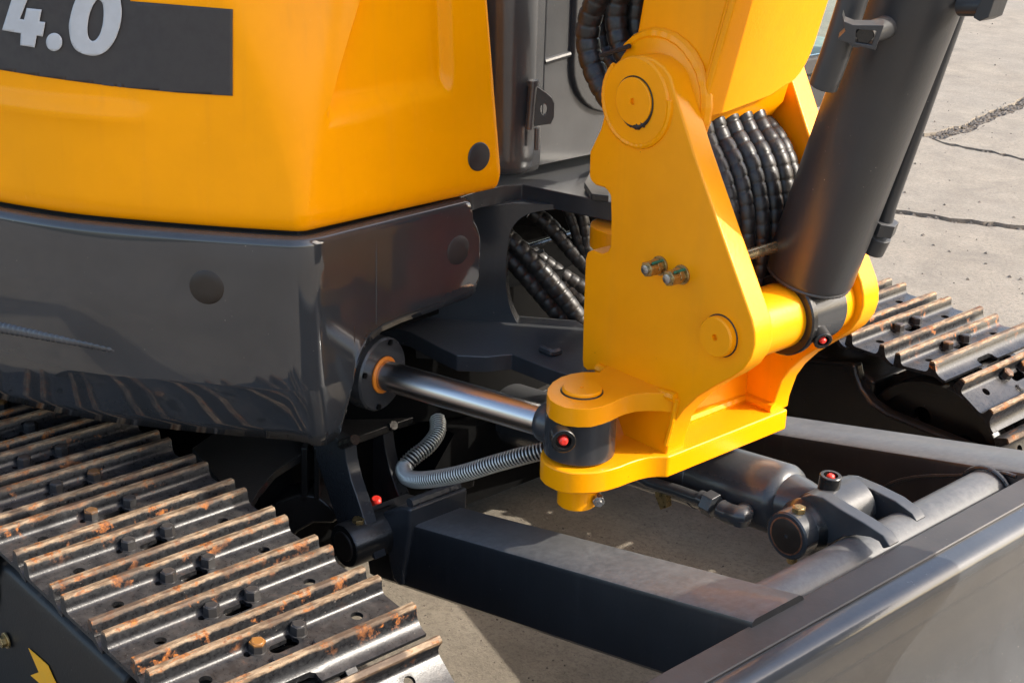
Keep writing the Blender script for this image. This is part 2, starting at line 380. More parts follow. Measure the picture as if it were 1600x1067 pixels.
# loose grit on the slabs and rubble in the cracks
gm = MB()
def pebble(b, c, r):
    v = []
    for (x, y, z) in ((1, 0, 0), (0, 1, 0), (-1, 0, 0), (0, -1, 0), (0, 0, 0.8), (0, 0, -0.5)):
        v.append(b.bm.verts.new(Vector(c) + Vector((x, y, z)) * r * random.uniform(0.6, 1.2)))
    for f in ((0, 1, 4), (1, 2, 4), (2, 3, 4), (3, 0, 4), (1, 0, 5), (2, 1, 5), (3, 2, 5), (0, 3, 5)): b.bm.faces.new([v[i] for i in f])
for L in (c1, c2, c3):
    for q in L:
        if (q - Vector((-2.9, 5, 0))).length < 3.2:
            for k in range(10 if L is c1 else 4):
                s = random.gauss(0, 0.03 if L is c1 else 0.014); pebble(gm, (q.x + s + random.uniform(-.03, .03), q.y - s + random.uniform(-.03, .03), GZ - 0.012 + (0.006 if L is c1 else 0)), random.uniform(0.004, 0.014))
for k in range(420):
    p = at(random.uniform(900, 1700), random.uniform(20, 600), z=GZ); r = random.choice((0.0025, 0.003, 0.004, 0.007))
    pebble(gm, (p.x, p.y, GZ + r * 0.2), r)
for k in range(350):
    p = at(random.uniform(560, 1150), random.uniform(740, 1100), z=GZ); pebble(gm, (p.x, p.y, GZ), random.choice((0.0015, 0.002, 0.003)))
g = gm.build('gravel', plain('grit_stone', (0.17, 0.145, 0.12), 0.9, nscale=30, var=0.5), kind='stuff')
g['label'] = 'loose grit and crumbs of stone scattered on the concrete'

# ------------------------------------------------------------------ the excavator
root = bpy.data.objects.new('mini_excavator', None); SC.collection.objects.link(root)
root.location = (-2.1, 1.55, GZ); root['category'] = 'excavator'
root['label'] = 'yellow and charcoal mini excavator marked 4.0 standing on cracked concrete'
bpy.context.view_layer.update()

def sm(a, b, t): t = min(1, max(0, (t - a) / (b - a))); return t * t * (3 - 2 * t)
# --- outer plan of the upper body at its front corner: side curve, corner, front line
SIDE = spline([(-3.05, 0.80, 0), (-2.75, 0.69, 0), (-2.4, 0.665, 0), (-2.12, 0.70, 0), (-1.96, 0.735, 0), (-1.868, 0.771, 0), (-1.778, 0.817, 0), (-1.70, 0.872, 0), (-1.63, 0.927, 0), (-1.570, 0.978, 0), (-1.520, 1.023, 0)], 8)
CORNER = Vector((-1.520, 1.023, 0))
def plan(cut_s, cut_f, y_end, x_end, ns=60, ncr=8, nf=40, inset=0.0, flat=0.0):
    """stations of the plan: along the side, round the corner, along the front"""
    P = SIDE; L = [0]
    for a, b in zip(P, P[1:]): L.append(L[-1] + (b - a).length)
    tot = L[-1] - cut_s
    def sp(s):
        for i in range(len(L) - 1):
            if s <= L[i + 1]: return P[i].lerp(P[i + 1], (s - L[i]) / (L[i + 1] - L[i]))
        return P[-1]
    out = [sp(tot * (1 - (1 - k / ns) ** 1.15)) for k in range(ns + 1)]
    E = Vector((x_end, y_end, 0)); F = CORNER + (E - CORNER).normalized() * cut_f; A = out[-1]
    for k in range(1, ncr): t = k / ncr; out.append((A * (1 - t) ** 2 + CORNER * (2 * t * (1 - t)) + F * t * t).lerp(A.lerp(F, t), flat))
    out += [F.lerp(E, k / nf) for k in range(nf + 1)]
    res = []
    for i, p in enumerate(out):
        t = (out[min(i + 1, len(out) - 1)] - out[max(i - 1, 0)]).normalized(); nrm = Vector((-t.y, t.x, 0)) * -1
        res.append((p, nrm))                                              # outward normal
    return [(p - n * inset, n) for p, n in res]

# engine cover
NSt, NCr, NFr = 70, 10, 60
def cover_rows():
    rows = []
    zs = [0.9235, 0.9255, 0.930, 0.935, 0.942, 0.950, 0.958] + [0.958 + 0.012 * k for k in range(1, 48)] + [1.56, 1.60, 1.66]
    for z in zs:
        ch = 0.024 + 0.17 * sm(0.94, 1.5, z)                              # the corner opens into a wide chamfer higher up
        q = min(1, max(0, 0.958 - z) / 0.0345); roll = 0.016 * (1 - math.sqrt(max(0, 1 - q * q)))
        lean = 0.05 * max(0, z - 0.95) + 0.25 * sm(1.45, 1.9, z)
        y_end = 1.368 - 0.09 * max(0, z - 0.95)
        S = plan(ch * 0.9, ch, y_end, -1.527, NSt, NCr, NFr, flat=0.30 * sm(0.95, 1.05, z))
        row = []
        for i, (p, n) in enumerate(S):
            d = 0.009 + roll + lean
            # pressed panel on the front face
            yb = 1.043 - 0.10 * (z - 1.066); zb = 1.066 + (p.y - 1.05) * 0.05
            if i > NSt + NCr:
                e = sm(yb, yb + 0.016, p.y) * (1 - sm(1.272, 1.288, p.y + 0.02 * (z - 1.08))) * sm(zb, zb + 0.020, z); d += 0.013 * e - 0.004 * sm(yb - .03, yb, p.y) * (1 - sm(yb, yb + .02, p.y)) * sm(zb - .02, zb + .03, z)
            # long crease pressed in the side
            if i < NSt:
                zc = 1.063; e = math.exp(-((z - zc) / 0.009) ** 2) * (1 - sm(-1.72, -1.655, p.x)); d -= 0.0065 * e
                d += 0.004 * sm(zc - 0.002, zc + 0.02, z) * (1 - sm(-1.72, -1.655, p.x))
            row.append(Vector((p.x, p.y, z)) - n * d)
        # turn the right-hand rim back into the body
        p, n = S[-1]; dd = 0.009 + roll + lean
        for k, (ox, oy) in enumerate(((-0.002, 0.004), (-0.006, 0.0065), (-0.014, 0.008), (-0.06, 0.009))): row.append(Vector((p.x + ox, p.y + oy, z)) - n * dd)
        rows.append(row)
    inner = [Vector(v) + Vector((-0.05, 0.04, 0.004)) for v in rows[0]]
    return [inner] + rows
mb = MB(); CR = cover_rows(); mb.grid(CR)
bmesh.ops.recalc_face_normals(mb.bm, faces=mb.bm.faces)
cover_bvh = BVHTree.FromBMesh(mb.bm)
cover = mb.build('engine_cover', m_cover, root, smooth=60)
def drape(outline_px, holes, bvh, name, mat, parent, lift=0.0015, step=6, label=None):
    """thin film cut to an outline and laid on a curved panel"""
    xs = [p[0] for p in outline_px]; ys = [p[1] for p in outline_px]; co, ed = [], []
    for Lp in [outline_px, *holes]:
        D = []
        for i in range(len(Lp)):
            a, b = Vector(Lp[i]), Vector(Lp[(i + 1) % len(Lp)]); n = max(1, int((b - a).length / step)); D += [a.lerp(b, k / n) for k in range(n)]
        k0 = len(co); co += D; ed += [(k0 + i, k0 + (i + 1) % len(D)) for i in range(len(D))]
    def ins(p, L):
        c = False
        for i in range(len(L)):
            (x1, y1), (x2, y2) = L[i], L[i - 1]
            if (y1 > p[1]) != (y2 > p[1]) and p[0] < (x2 - x1) * (p[1] - y1) / (y2 - y1) + x1: c = not c
        return c
    X = min(xs)
    while X < max(xs):
        Y = min(ys)
        while Y < max(ys):
            if ins((X, Y), outline_px): co.append(Vector((X, Y)))
            Y += step
        X += step
    vo, eo, fo, *_ = delaunay_2d_cdt(co, ed, [], 0, 1e-4)
    b = MB(); V = []
    for q in vo:
        r = ray(q[0], q[1]).normalized(); h = bvh.ray_cast(CAM, r)
        V.append(b.bm.verts.new(h[0] - (h[1] if h[1].dot(r) > 0 else -h[1]) * lift) if h[0] else None)
    for f in fo:
        c = (sum(vo[i][0] for i in f) / len(f), sum(vo[i][1] for i in f) / len(f))
        if ins(c, outline_px) and not any(ins(c, h) for h in holes) and all(V[i] for i in f): b.bm.faces.new([V[i] for i in f])
    bmesh.ops.delete(b.bm, geom=[v for v in b.bm.verts if not v.link_faces], context='VERTS')
    o = b.build(name, mat, parent, smooth=180, label=label)
    q = o.modifiers.new('thick', 'SOLIDIFY'); q.thickness = 0.0006; q.offset = 1
    return o
def ell(cx_, cy_, rx, ry, n=40, tilt=0.0): 
    return [(cx_ + rx * math.cos(t) * math.cos(tilt) - ry * math.sin(t) * math.sin(tilt), cy_ + rx * math.cos(t) * math.sin(tilt) + ry * math.sin(t) * math.cos(tilt)) for t in [6.2831853 * k / n for k in range(n)]]
drape([(-110, 88), (-40, 101), (0, 109), (60, 119), (120, 127.5), (200, 137.5), (280, 145), (364, 150), (364, 15), (204, 2), (203, -60), (-110, -110)], [], cover_bvh, 'decal_stripe', m_decal, cover)
drape(ZA([(18, 140), (62, 0), (90, -90), (165, -90), (135, 0), (100, 88), (120, 92), (132, 38), (200, 45), (190, 100), (217, 103), (205, 170), (178, 165), (168, 220), (102, 210), (105, 155)]), [], cover_bvh, 'decal_numeral', m_letter, cover, 0.0036, 4)
drape(ZA(ell(258, 195, 37, 42)), [], cover_bvh, 'decal_dot', m_letter, cover, 0.0036, 4)
zo = ZA([(326, 130), (330, 90), (345, 30), (372, -30), (420, -75), (480, -85), (530, -60), (558, -20), (569, 40), (567, 90), (556, 140), (535, 190), (503, 232), (465, 254), (430, 258), (390, 249), (355, 228), (335, 190)])
zi = ZA([(411, 150), (413, 105), (422, 60), (440, 20), (456, 0), (470, 3), (482, 20), (486, 60), (482, 110), (470, 155), (452, 182), (435, 190), (419, 180)])
sp2 = lambda L: [(p.x, p.y) for p in spline([Vector((a, b, 0)) for a, b in L], 4, closed=True)]
drape(sp2(zo), [sp2(zi)], cover_bvh, 'decal_numeral', m_letter, cover, 0.0036, 4)
def cap(px, py, bvh, r, h, name, mat, parent, dome=0.3, **k):
    d = ray(px, py).normalized(); hit = bvh.ray_cast(CAM, d); n = hit[1] if hit[1].dot(d) < 0 else -hit[1]
    b = MB(); b.lathe(hit[0] - n * 0.001, n, [(0, r), (h * 0.6, r), (h, r * 0.93), (h * (1 + dome), r * 0.4), (h * (1 + dome), 0)], 36); return b.build(name, mat, parent, **k)
cap(748, 245, cover_bvh, 0.0205, 0.003, 'plug', m_plug, cover)
# dark seal between cover and skirt, black core of the body
mb = MB(); S = plan(0.015, 0.015, 1.34, -1.55, inset=0.036)
mb.prism([Vector((p.x, p.y, 0.905)) for p, n in S] + [Vector((-2.6, 1.33, 0.905)), Vector((-3.0, 1.2, 0.905))], (0, 0, 0.06)); mb.build('seal_strip', m_rub, root)

# skirt below the cover
mb = MB(); XF = -1.541
NOT = [(1.0574, .6134), (1.070, .616), (1.0826, .6256), (1.0884, .6456), (1.0943, .6684), (1.0979, .6916), (1.1049, .7168), (1.1161, .7369), (1.1305, .7506), (1.1527, .7600), (1.1864, .7640), (1.2557, .7665), (1.315, .7690), (1.3280, .7725), (1.3345, .778), (1.3375, .787), (1.3385, .80)]
def zbot(p, i):
    if p.y < 1.0 or i < 50: return 0.620
    if p.y < 1.03: return 0.620
    Q = [(1.03, 0.617), *NOT]
    # the lower rim of the front face, with its cut-out for the cylinder
    for (a, za), (b, zb_) in zip(Q, Q[1:]):
        if a <= p.y <= b: return za + (zb_ - za) * (p.y - a) / (b - a)
    return Q[-1][1]
def ztop(p, i):
    Q = [(1.312, .920), (1.318, .9185), (1.322, .914), (1.3235, .896), (1.329, .888), (1.334, .880), (1.337, .872), (1.3385, .862)]
    if p.y < Q[0][0]: return 0.920
    for (a, za), (b, zb_) in zip(Q, Q[1:]):
        if a <= p.y <= b: return za + (zb_ - za) * (p.y - a) / (b - a)
    return Q[-1][1]
S = plan(0.030, 0.030, 1.3385, XF, 90, 14, 170)
rows = [[] for _ in range(16)]
for i, (p, n) in enumerate(S):
    zt, zb_ = ztop(p, i), zbot(p, i)
    for k in range(16):
        if k == 0: z, d = zt - 0.001, 0.034
        elif k == 1: z, d = zt, 0.0120
        elif k == 2: z, d = zt - 0.0018, 0.0060
        elif k == 3: z, d = zt - 0.0050, 0.0020
        elif k == 4: z, d = zt - 0.0110, 0.0
        else:
            z = zt - 0.011 + (zb_ - zt + 0.011) * (k - 4) / 11; d = 0
            zc = 0.705
            if zb_ < zc and k >= 11: 
                kk = (k - 11) / 4; z = zc + (zb_ - zc) * kk
            elif zb_ < zc: z = zt - 0.011 + (zc + 0.004 - zt + 0.011) * (k - 4) / 6.0
        bulge = -0.006 * math.exp(-((z - 0.80) / 0.07) ** 2) * (1 - sm(-1.72, -1.6, p.x))
        inw = (0.026 - 0.018 * sm(0.99, 1.06, p.y)) * max(0, (0.707 - z) / 0.087) ** 1.1 if p.y < 1.13 else 0.0
        if k == 15: inw += 0.002
        rows[k].append(Vector((p.x, p.y, z)) - n * (d + bulge + inw))
mb.grid(rows); bmesh.ops.recalc_face_normals(mb.bm, faces=mb.bm.faces)
skirt_bvh = BVHTree.FromBMesh(mb.bm)
skirt = mb.build('side_skirt', m_skirt, root, smooth=50); q = skirt.modifiers.new('thick', 'SOLIDIFY'); q.thickness = 0.010; q.offset = -1
cap(323, 449, skirt_bvh, 0.0235, 0.002, 'plug', m_brown, skirt); cap(716, 391, skirt_bvh, 0.0215, 0.002, 'plug', m_plug, skirt)
def hitp(px, py, bvh, lift=0.0):
    d = ray(px, py).normalized(); h = bvh.ray_cast(CAM, d); return h[0] - d * lift
Qw = resample([hitp(x, y, skirt_bvh, -0.006) for x, y in ((-40, 503), (-10, 508), (20, 513), (60, 521), (100, 529), (140, 537), (192, 548))], 0.0022)
mb = MB(); mb.tube(Qw, lambda i: (0.0105 + 0.0008 * math.sin(i * 1.6)) * (1 - 0.45 * i / len(Qw)) * min(1, 0.45 + (len(Qw) - i) / 12), 14); mb.build('weld_bead', paint('dull_weld_paint', (.06, .06, .062), .3, .2, var=.3), skirt)
mb = MB(); mb.tube([hitp(588, y, skirt_bvh, 0.0) for y in (353, 400, 450, 506)], 0.0012, 6); mb.build('panel_seam', m_grey, skirt)

# black core so no daylight shows through the body
mb = MB(); mb.prism([(-1.63, 1.05, .70), (-1.66, 1.36, .70), (-1.80, 1.40, .70), (-3.0, 1.36, .70), (-3.0, 0.9, .70), (-1.95, 0.84, .70)], (0, 0, 0.22)); mb.box((-3.0, 1.0, .96), (-1.70, 1.34, 1.6))
mb.prism([(-3.0, 0.9, .64), (-3.0, 2.2, .64), (-1.9, 2.2, .64), (-1.75, 1.3, .64), (-1.70, 1.08, .64), (-1.98, 0.86, .64)], (0, 0, 0.05))
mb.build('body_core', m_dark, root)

# --- swing frame: upper lug, lower lug, upright web with its round-cornered opening
mb = MB()
mb.prism(ats([(690, 318), (750, 297), (787, 290), (816, 288), (884, 302), (951, 316), (1012, 326), (1022, 262), (900, 225), (700, 250), (640, 300)], z=0.902), (0, 0, -0.029))
sframe = mb.build('swing_frame', m_grey, root, bevel=0.002)
PW = ((-1.622, 1.420, 0), Vector((0.66, -0.75, 0)).normalized())
hole = spline([Vector((x, y, 0)) for x, y in ((792, 400), (797, 365), (812, 343), (840, 331), (900, 326), (960, 330), (960, 560), (905, 560), (868, 552), (838, 538), (815, 515), (797, 480), (791, 440))], 4, closed=True)
mb = MB(); mb.prism(ats([(690, 322), (740, 326), (800, 318), (1000, 322), (1000, 600), (860, 590), (775, 565), (650, 560), (640, 420)], pl=PW), PW[1] * -0.028, [[at(p.x, p.y, pl=PW) for p in hole]])
mb.build('web_plate', m_grey, sframe, bevel=0.003)
mb = MB(); mb.prism(ats([(560, 500), (640, 518), (690, 544), (714, 555), (760, 557), (800, 553), (850, 573), (905, 590), (960, 596), (1000, 560), (900, 500), (650, 480)], z=0.685), (0, 0, -0.026)); mb.build('lower_lug', m_grey, sframe, bevel=0.002)
mb = MB(); mb.cyl((-1.435, 1.53, 0.70), (-1.435, 1.53, 0.85), 0.030); mb.cyl((-1.435, 1.53, 0.835), (-1.435, 1.53, 0.868), 0.052); mb.build('swing_post', m_yel, sframe, bevel=0.002)
mb = MB(); mb.prism(ats([(925, 262), (913, 285), (925, 303), (951, 306), (951, 250)], z=0.915), (0, 0, -0.01)); mb.build('wear_washer', m_black, sframe, bevel=0.001)
mb = MB(); mb.bead(ats([(846, 545), (862, 552), (875, 548)], z=0.69), 0.006, 4); mb.build('weld_bead', m_grey, sframe)
# black sheet added behind the web for the dark of the unlit interior
mb = MB(); mb.prism(ats([(640, 300), (1000, 322), (1000, 486), (640, 505)], pl=((-1.95, 1.75, 0), PW[1])), PW[1] * -0.3); mb.build('dark_backing', m_dark, sframe)

# --- cab
cabx = -1.600
mb = MB(); A = Vector((-0.05, 0, 0)); rows = []
prof = [(-2.6, 1.43), (-1.70, 1.43)] + [(-1.645 + 0.045 * math.sin(t), 1.472 - 0.045 * math.cos(t)) for t in [k * math.pi / 16 for k in range(9)]]
for z in (0.922, 0.926, 0.932, 0.944, 1.2, 1.6, 2.2):
    s = {0.922: .008, 0.926: .003, 0.932: .001}.get(z, 0); rows.append([Vector((x - s, y + s, z)) for x, y in prof] + [Vector((cabx - s, 1.502, z))])
mb.grid(rows); bmesh.ops.recalc_face_normals(mb.bm, faces=mb.bm.faces)
cab = mb.build('cab', m_cab, root, smooth=40); q = cab.modifiers.new('thick', 'SOLIDIFY'); q.thickness = 0.012; q.offset = 0
def rrect(y0, y1, z0, z1, r, x, n=7):
    P = []
    for (cy_, cz_, a0) in ((y0 + r, z0 + r, math.pi), (y1 - r, z0 + r, 1.5 * math.pi), (y1 - r, z1 - r, 0), (y0 + r, z1 - r, 0.5 * math.pi)):
        for k in range(n + 1): t = a0 + k * math.pi / 2 / n; P.append(Vector((x, cy_ + r * math.cos(t), cz_ + r * math.sin(t))))
    return P
WY0, WY1, WZ0, WZ1 = 1.562, 2.42, 0.992, 1.95
mb = MB(); mb.prism([Vector((cabx, y, z)) for y, z in ((1.502, 0.926), (2.60, 0.926), (2.60, 2.2), (1.502, 2.2))], (-0.03, 0, 0), [rrect(WY0 + .010, WY1 - .01, WZ0 + .01, WZ1 - .01, 0.075, cabx)]); mb.build('front_panel', m_cab, cab, bevel=0.0015)
mb = MB(); O = rrect(WY0, WY1, WZ0, WZ1, 0.085, cabx + 0.009); I = rrect(WY0 + .030, WY1 - .03, WZ0 + .03, WZ1 - .03, 0.06, cabx + 0.009); mb.prism(O, (-0.02, 0, 0), [I]); mb.build('window_gasket', m_gasket, cab, bevel=0.004, segs=3)
mb = MB(); mb.prism(rrect(WY0 + .032, WY1 - .032, WZ0 + .032, WZ1 - .032, 0.058, cabx - 0.003), (-0.005, 0, 0)); mb.build('window_pane', m_glass, cab)
mb = MB(); mb.box((-2.5, 1.50, 0.94), (-1.66, 2.55, 0.98)); mb.box((-2.5, 1.45, 0.94), (-2.42, 2.55, 2.1)); mb.build('cab_floor', plain('grey_green_trim', (0.30, 0.34, 0.31), 0.6), cab)
mb = MB(); mb.box((-2.25, 1.62, 0.98), (-1.75, 1.75, 1.22)); mb.box((-2.0, 1.95, 0.98), (-1.80, 2.3, 1.35)); mb.cyl((-1.72, 1.72, 0.98), (-1.75, 1.72, 1.35), 0.014); mb.build('control_console', plain('dark_trim', (0.05, 0.055, 0.05), 0.6), cab, bevel=0.01)
mb = MB(); mb.tube([Vector((cabx + .001, 1.508, 1.085)), Vector((cabx + .001, 1.560, 1.091))], 0.0045, 8); mb.build('trim_bar', m_grey, cab)
mb = MB(); mb.tube([Vector((cabx + .001, 1.507, z)) for z in (0.99, 1.1, 1.3, 1.6)], 0.0025, 8); mb.build('panel_seam', m_grey, cab)
# hinge tab on the corner post
xh = -1.600
HB = lambda pts: [at(400 + a / 2.965, b / 2.965, pl=((-1.605, 1.46, 0), Vector((0.80, -0.60, 0)).normalized())) for a, b in pts]
nH = Vector((0.80, -0.60, 0)).normalized()
hc = [(1331 + 16 * math.cos(t), 503 + 26 * math.sin(t)) for t in [k * math.pi / 8 for k in range(16)]]
mb = MB(); mb.prism(HB([(1262, 388), (1300, 398), (1340, 425), (1368, 448), (1380, 475), (1378, 540), (1364, 570), (1290, 580), (1262, 590)]), nH * 0.008, [HB(hc)]); hinge = mb.build('hinge_tab', m_grey, cab, bevel=0.001)
mb = MB(); mb.cyl(HB([(1280, 385)])[0] + nH * .012, HB([(1262, 590)])[0] + nH * .012, 0.0065); mb.cyl(HB([(1280, 365)])[0] + nH * .012, HB([(1280, 390)])[0] + nH * .012, 0.009); mb.cyl(HB([(1300, 590)])[0] + nH * .006, HB([(1298, 690)])[0] + nH * .006, 0.004); mb.build('hinge_pin', m_cab, hinge)

# --- swing cylinder
EY = Vector((-1.250, 1.268, 0)); R0 = Vector((-1.576, 1.176, 0.677)); R1_ = Vector((-1.250, 1.268, 0.677)); rd = (R1_ - R0).normalized()
mb = MB(); mb.lathe(R0 - rd * 0.10, rd, [(0, 0.046), (0.085, 0.046), (0.085, 0.0545), (0.110, 0.0545), (0.113, 0.052), (0.113, 0.028), (0.108, 0.0275)], 40)
sw = mb.build('swing_cylinder', m_grey, root)
for k in range(4):
    mb = MB(); a = 0.5 + k * math.pi / 2; u, v = frame(rd); c = R0 + rd * 0.0135 + (u * math.cos(a) + v * math.sin(a)) * 0.0475
    mb.cyl(c, c + rd * 0.003, 0.0042, n=12); mb.build('spanner_hole', m_dark, sw)
mb = MB(); mb.ring(R0 + rd * 0.0125, R0 + rd * 0.0165, 0.0275, 0.0222); mb.build('wiper_seal', m_orange, sw)
mb = MB(); mb.cyl(R0, R1_ - rd * 0.052, 0.0218, n=48); mb.build('piston_rod', m_chrome, sw)
mb = MB(); mb.cyl(EY + Vector((0, 0, .648)), EY + Vector((0, 0, .708)), 0.0475, n=48); mb.lathe(R1_ - rd * 0.062, rd, [(0, .0225), (0.004, .026), (0.012, .028), (0.04, .030)], 40); eye = mb.build('rod_eye', m_grey, sw, bevel=0.002)
def port(c, ax, r, h, parent, name='grease_port', tip=True):
    ax = Vector(ax).normalized(); c = Vector(c); b = MB(); b.ring(c, c + ax * h, r, r * 0.66, ch=0.001); b.cyl(c, c + ax * h * 0.3, r * 0.7); o = b.build(name, m_black, parent)
    b = MB(); b.lathe(c + ax * h * 0.25, ax, [(0, r * .42), (h * .45, r * .46), (h * .72, r * .36), (h * .80, r * .2)], 16); b.build('grease_cap', m_red, o); return o
pa = Vector((0.70, -0.52, 0)).normalized(); pc = at(880, 687, pl=(tuple(EY + pa * 0.058 + Vector((0, 0, .67))), pa))
port(pc - pa * 0.016, pa, 0.0160, 0.022, eye)

# --- swing bracket (yellow)
YN, YF, TP = 1.357, 1.617, 0.036                                          # outer faces of the near and far cheek plates
def arc3(c, r, a0, a1, n, y): return [Vector((c.x + r * math.cos(a), y, c.z + r * math.sin(a))) for a in [a0 + (a1 - a0) * k / n for k in range(n + 1)]]
near_px = [(949, 145), (954, 122), (961, 108), (971, 96), (983, 89), (1002, 87), (1021, 93), (1037, 105), (1047, 120), (1053, 142), (1084, 240), (1138, 395), (1175, 500), (1179, 520), (1179, 540), (1173, 560), (1160, 578), (1143, 590), (1119, 602), (1088, 621), (1067, 641), (1054, 660), (1043, 695), (1041, 712),
           (985, 715), (960, 640), (945, 595), (931, 579), (917, 579), (910, 573), (909, 560), (911, 480), (914, 405), (917, 394), (925, 391), (940, 397), (949, 393), (953, 384), (954, 340), (953, 306), (948, 298), (944, 294), (930, 290), (923, 283), (920, 275), (921, 238), (938, 202), (946, 170)]
CK = ats(near_px, y=YN)
mb = MB(); mb.prism(CK, (0, TP, 0)); br = mb.build('swing_bracket', m_yel, root, bevel=0.003, segs=3)
mb = MB(); FK = [v + Vector((0, YF - TP - YN, 0)) for v in CK]; mb.prism(FK, (0, TP, 0)); mb.build('cheek_plate', m_yel, br, bevel=0.003, segs=3)
PT = at(995, 158, y=YN); PB = at(1121, 526, y=YN - .006)                  # boom foot pin, boom cylinder foot pin
mb = MB(); mb.lathe((PT.x, YN + .001, PT.z), (0, -1, 0), [(0, 0.0565), (0.0025, 0.0560), (0.0045, 0.0540), (0.0045, 0.0)], 56); mb.build('pin_boss', m_yel, br)
mb = MB(); mb.lathe((PT.x, YN - .003, PT.z), (0, -1, 0), [(0, 0.0305), (0.004, 0.0305), (0.0048, 0.0295), (0.0048, 0.0045), (0.001, 0.004), (0.001, 0.0)], 48); mb.build('pin', m_yel, br)
gk = []
for k in range(97):
    a = 6.2831853 * k / 96; gk.append(Vector((PT.x + 0.0315 * math.cos(a), YN - 0.0043, PT.z + 0.0315 * math.sin(a))))
mb = MB(); mb.tube(gk, lambda i: 0.0009 + 0.0042 * math.exp(-((((i * 3.75 - 290 + 180) % 360 - 180)) / 38) ** 2) * (0.55 + 0.9 * abs(noise.noise(Vector((i * .45, 0, 0))))), 6); mb.build('grease_ring', m_rub, br)
mb = MB(); mb.bead(arc3(PT, 0.057, 2.4, 6.5, 60, YN - 0.0005), 0.0042, 9); mb.build('weld_bead', m_yel, br)
mb = MB(); mb.lathe((PB.x, YN, PB.z), (0, -1, 0), [(0, 0.0265), (0.009, 0.0265), (0.0115, 0.0245), (0.0115, 0.0045), (0.006, 0.0035), (0.006, 0)], 48); mb.build('pin', m_yel, br)
mb = MB(); mb.ring((PB.x, YN - .0012, PB.z), (PB.x, YN + .001, PB.z), 0.0282, 0.026); mb.build('grease_ring', m_rub, br)
# two studs through the cheek
for px, py in ((1032, 415), (1066, 429)):
    c = at(px, py, y=YN); b = MB(); b.cyl(c + Vector((0, .001, 0)), c + Vector((0, -.003, 0)), 0.0130, ch=.0005); bo = b.build('washer', m_zinc, br)
    b = MB(); hexa(b, c + Vector((0, -.003, 0)), (0, -1, 0), 0.0108, 0.0095, 0.2); b.build('lock_nut', m_zinc, br, bevel=0.0007)
    b = MB(); hexa(b, c + Vector((0, -.0128, 0)), (0, -1, 0), 0.0108, 0.0135, 0.55); b.lathe(c + Vector((0, -.0263, 0)), (0, -1, 0), [(0, .0095), (0.0008, .0085), (0.001, 0)], 20); b.build('lock_nut', m_zinc, br, bevel=0.0007)
    b = MB(); b.lathe(c, (0, -1, 0), [(0, .0055)] + [(.002 * k, .0058 + .0004 * (k % 2)) for k in range(1, 16)] + [(.0305, .0045)], 16); b.build('stud', m_steel, br)
    b = MB(); b.prism([c + Vector((x, y, z)) for x, y, z in ((.0055, -.004, .0096), (.0078, -.004, .0080), (.0078, -.024, .0080), (.0055, -.024, .0096))], (.0012, 0, .0018)); b.build('torque_mark', m_green, br)
# ear for the swing cylinder: upper and lower lug
def outline_ear(zz, pts): return ats(pts, z=zz)
up = Z4([(1190, 70), (1100, 70), (1040, 80), (990, 95), (945, 122), (920, 155), (915, 185), (930, 215), (965, 238), (1010, 255), (1080, 263), (1150, 262), (1205, 248), (1250, 232), (1290, 212), (1330, 196), (1380, 184), (1430, 180), (1520, 181), (1590, 190)])
mb = MB(); E = ats(up, z=0.735); P1 = at(1057, 617, z=.735); mb.prism(E + [Vector((P1.x, YN + .002, .735)), Vector((E[0].x - .01, YN + .002, .735))], (0, 0, -0.026)); mb.build('upper_lug', m_yel, br, bevel=0.003, segs=3)
LP = [at(*p, z=.645) for p in Z4([(935, 430), (900, 455), (882, 490), (884, 520), (905, 545), (930, 560), (965, 577), (1000, 588), (1050, 594), (1110, 594), (1180, 590), (1240, 578), (1300, 560), (1350, 540), (1400, 524), (1450, 513), (1500, 509)])] + [at(1045, 713, z=.645)]
LP += [Vector((-1.165, YF - .012, .645)), Vector((-1.30, YF - .012, .645)), Vector((-1.40, YF - .05, .645)), Vector((-1.40, YN + .02, .645)), Vector((-1.33, 1.30, .645))]
mb = MB(); mb.prism(LP, (0, 0, -0.032)); mb.build('base_plate', m_yel, br, bevel=0.003, segs=3)
mb = MB(); mb.lathe(EY + Vector((0, 0, .733)), (0, 0, 1), [(0, .0265), (.006, .0265), (.008, .0245), (.008, .003), (.005, .002), (.005, 0)], 40); mb.build('pin', m_yel, br)
mb = MB(); mb.ring(EY + Vector((0, 0, .734)), EY + Vector((0, 0, .7365)), .0285, .0265); mb.build('grease_ring', m_rub, br)
mb = MB(); mb.cyl(EY + Vector((0, 0, .615)), EY + Vector((0, 0, .570)), .0265, n=40, ch=.002); pe = mb.build('pin', m_yel, br)
mb = MB(); c = at(935, 779, z=.585); ax = Vector((0.5, -0.45, -.05)).normalized(); hexa(mb, c, ax, .0085, .009); mb.cyl(c - ax * .02, c, .0045, n=14); mb.cyl(c + ax * .009, c + ax * .013, .005, n=14); mb.build('pin_bolt', m_steel, pe, bevel=.0006)
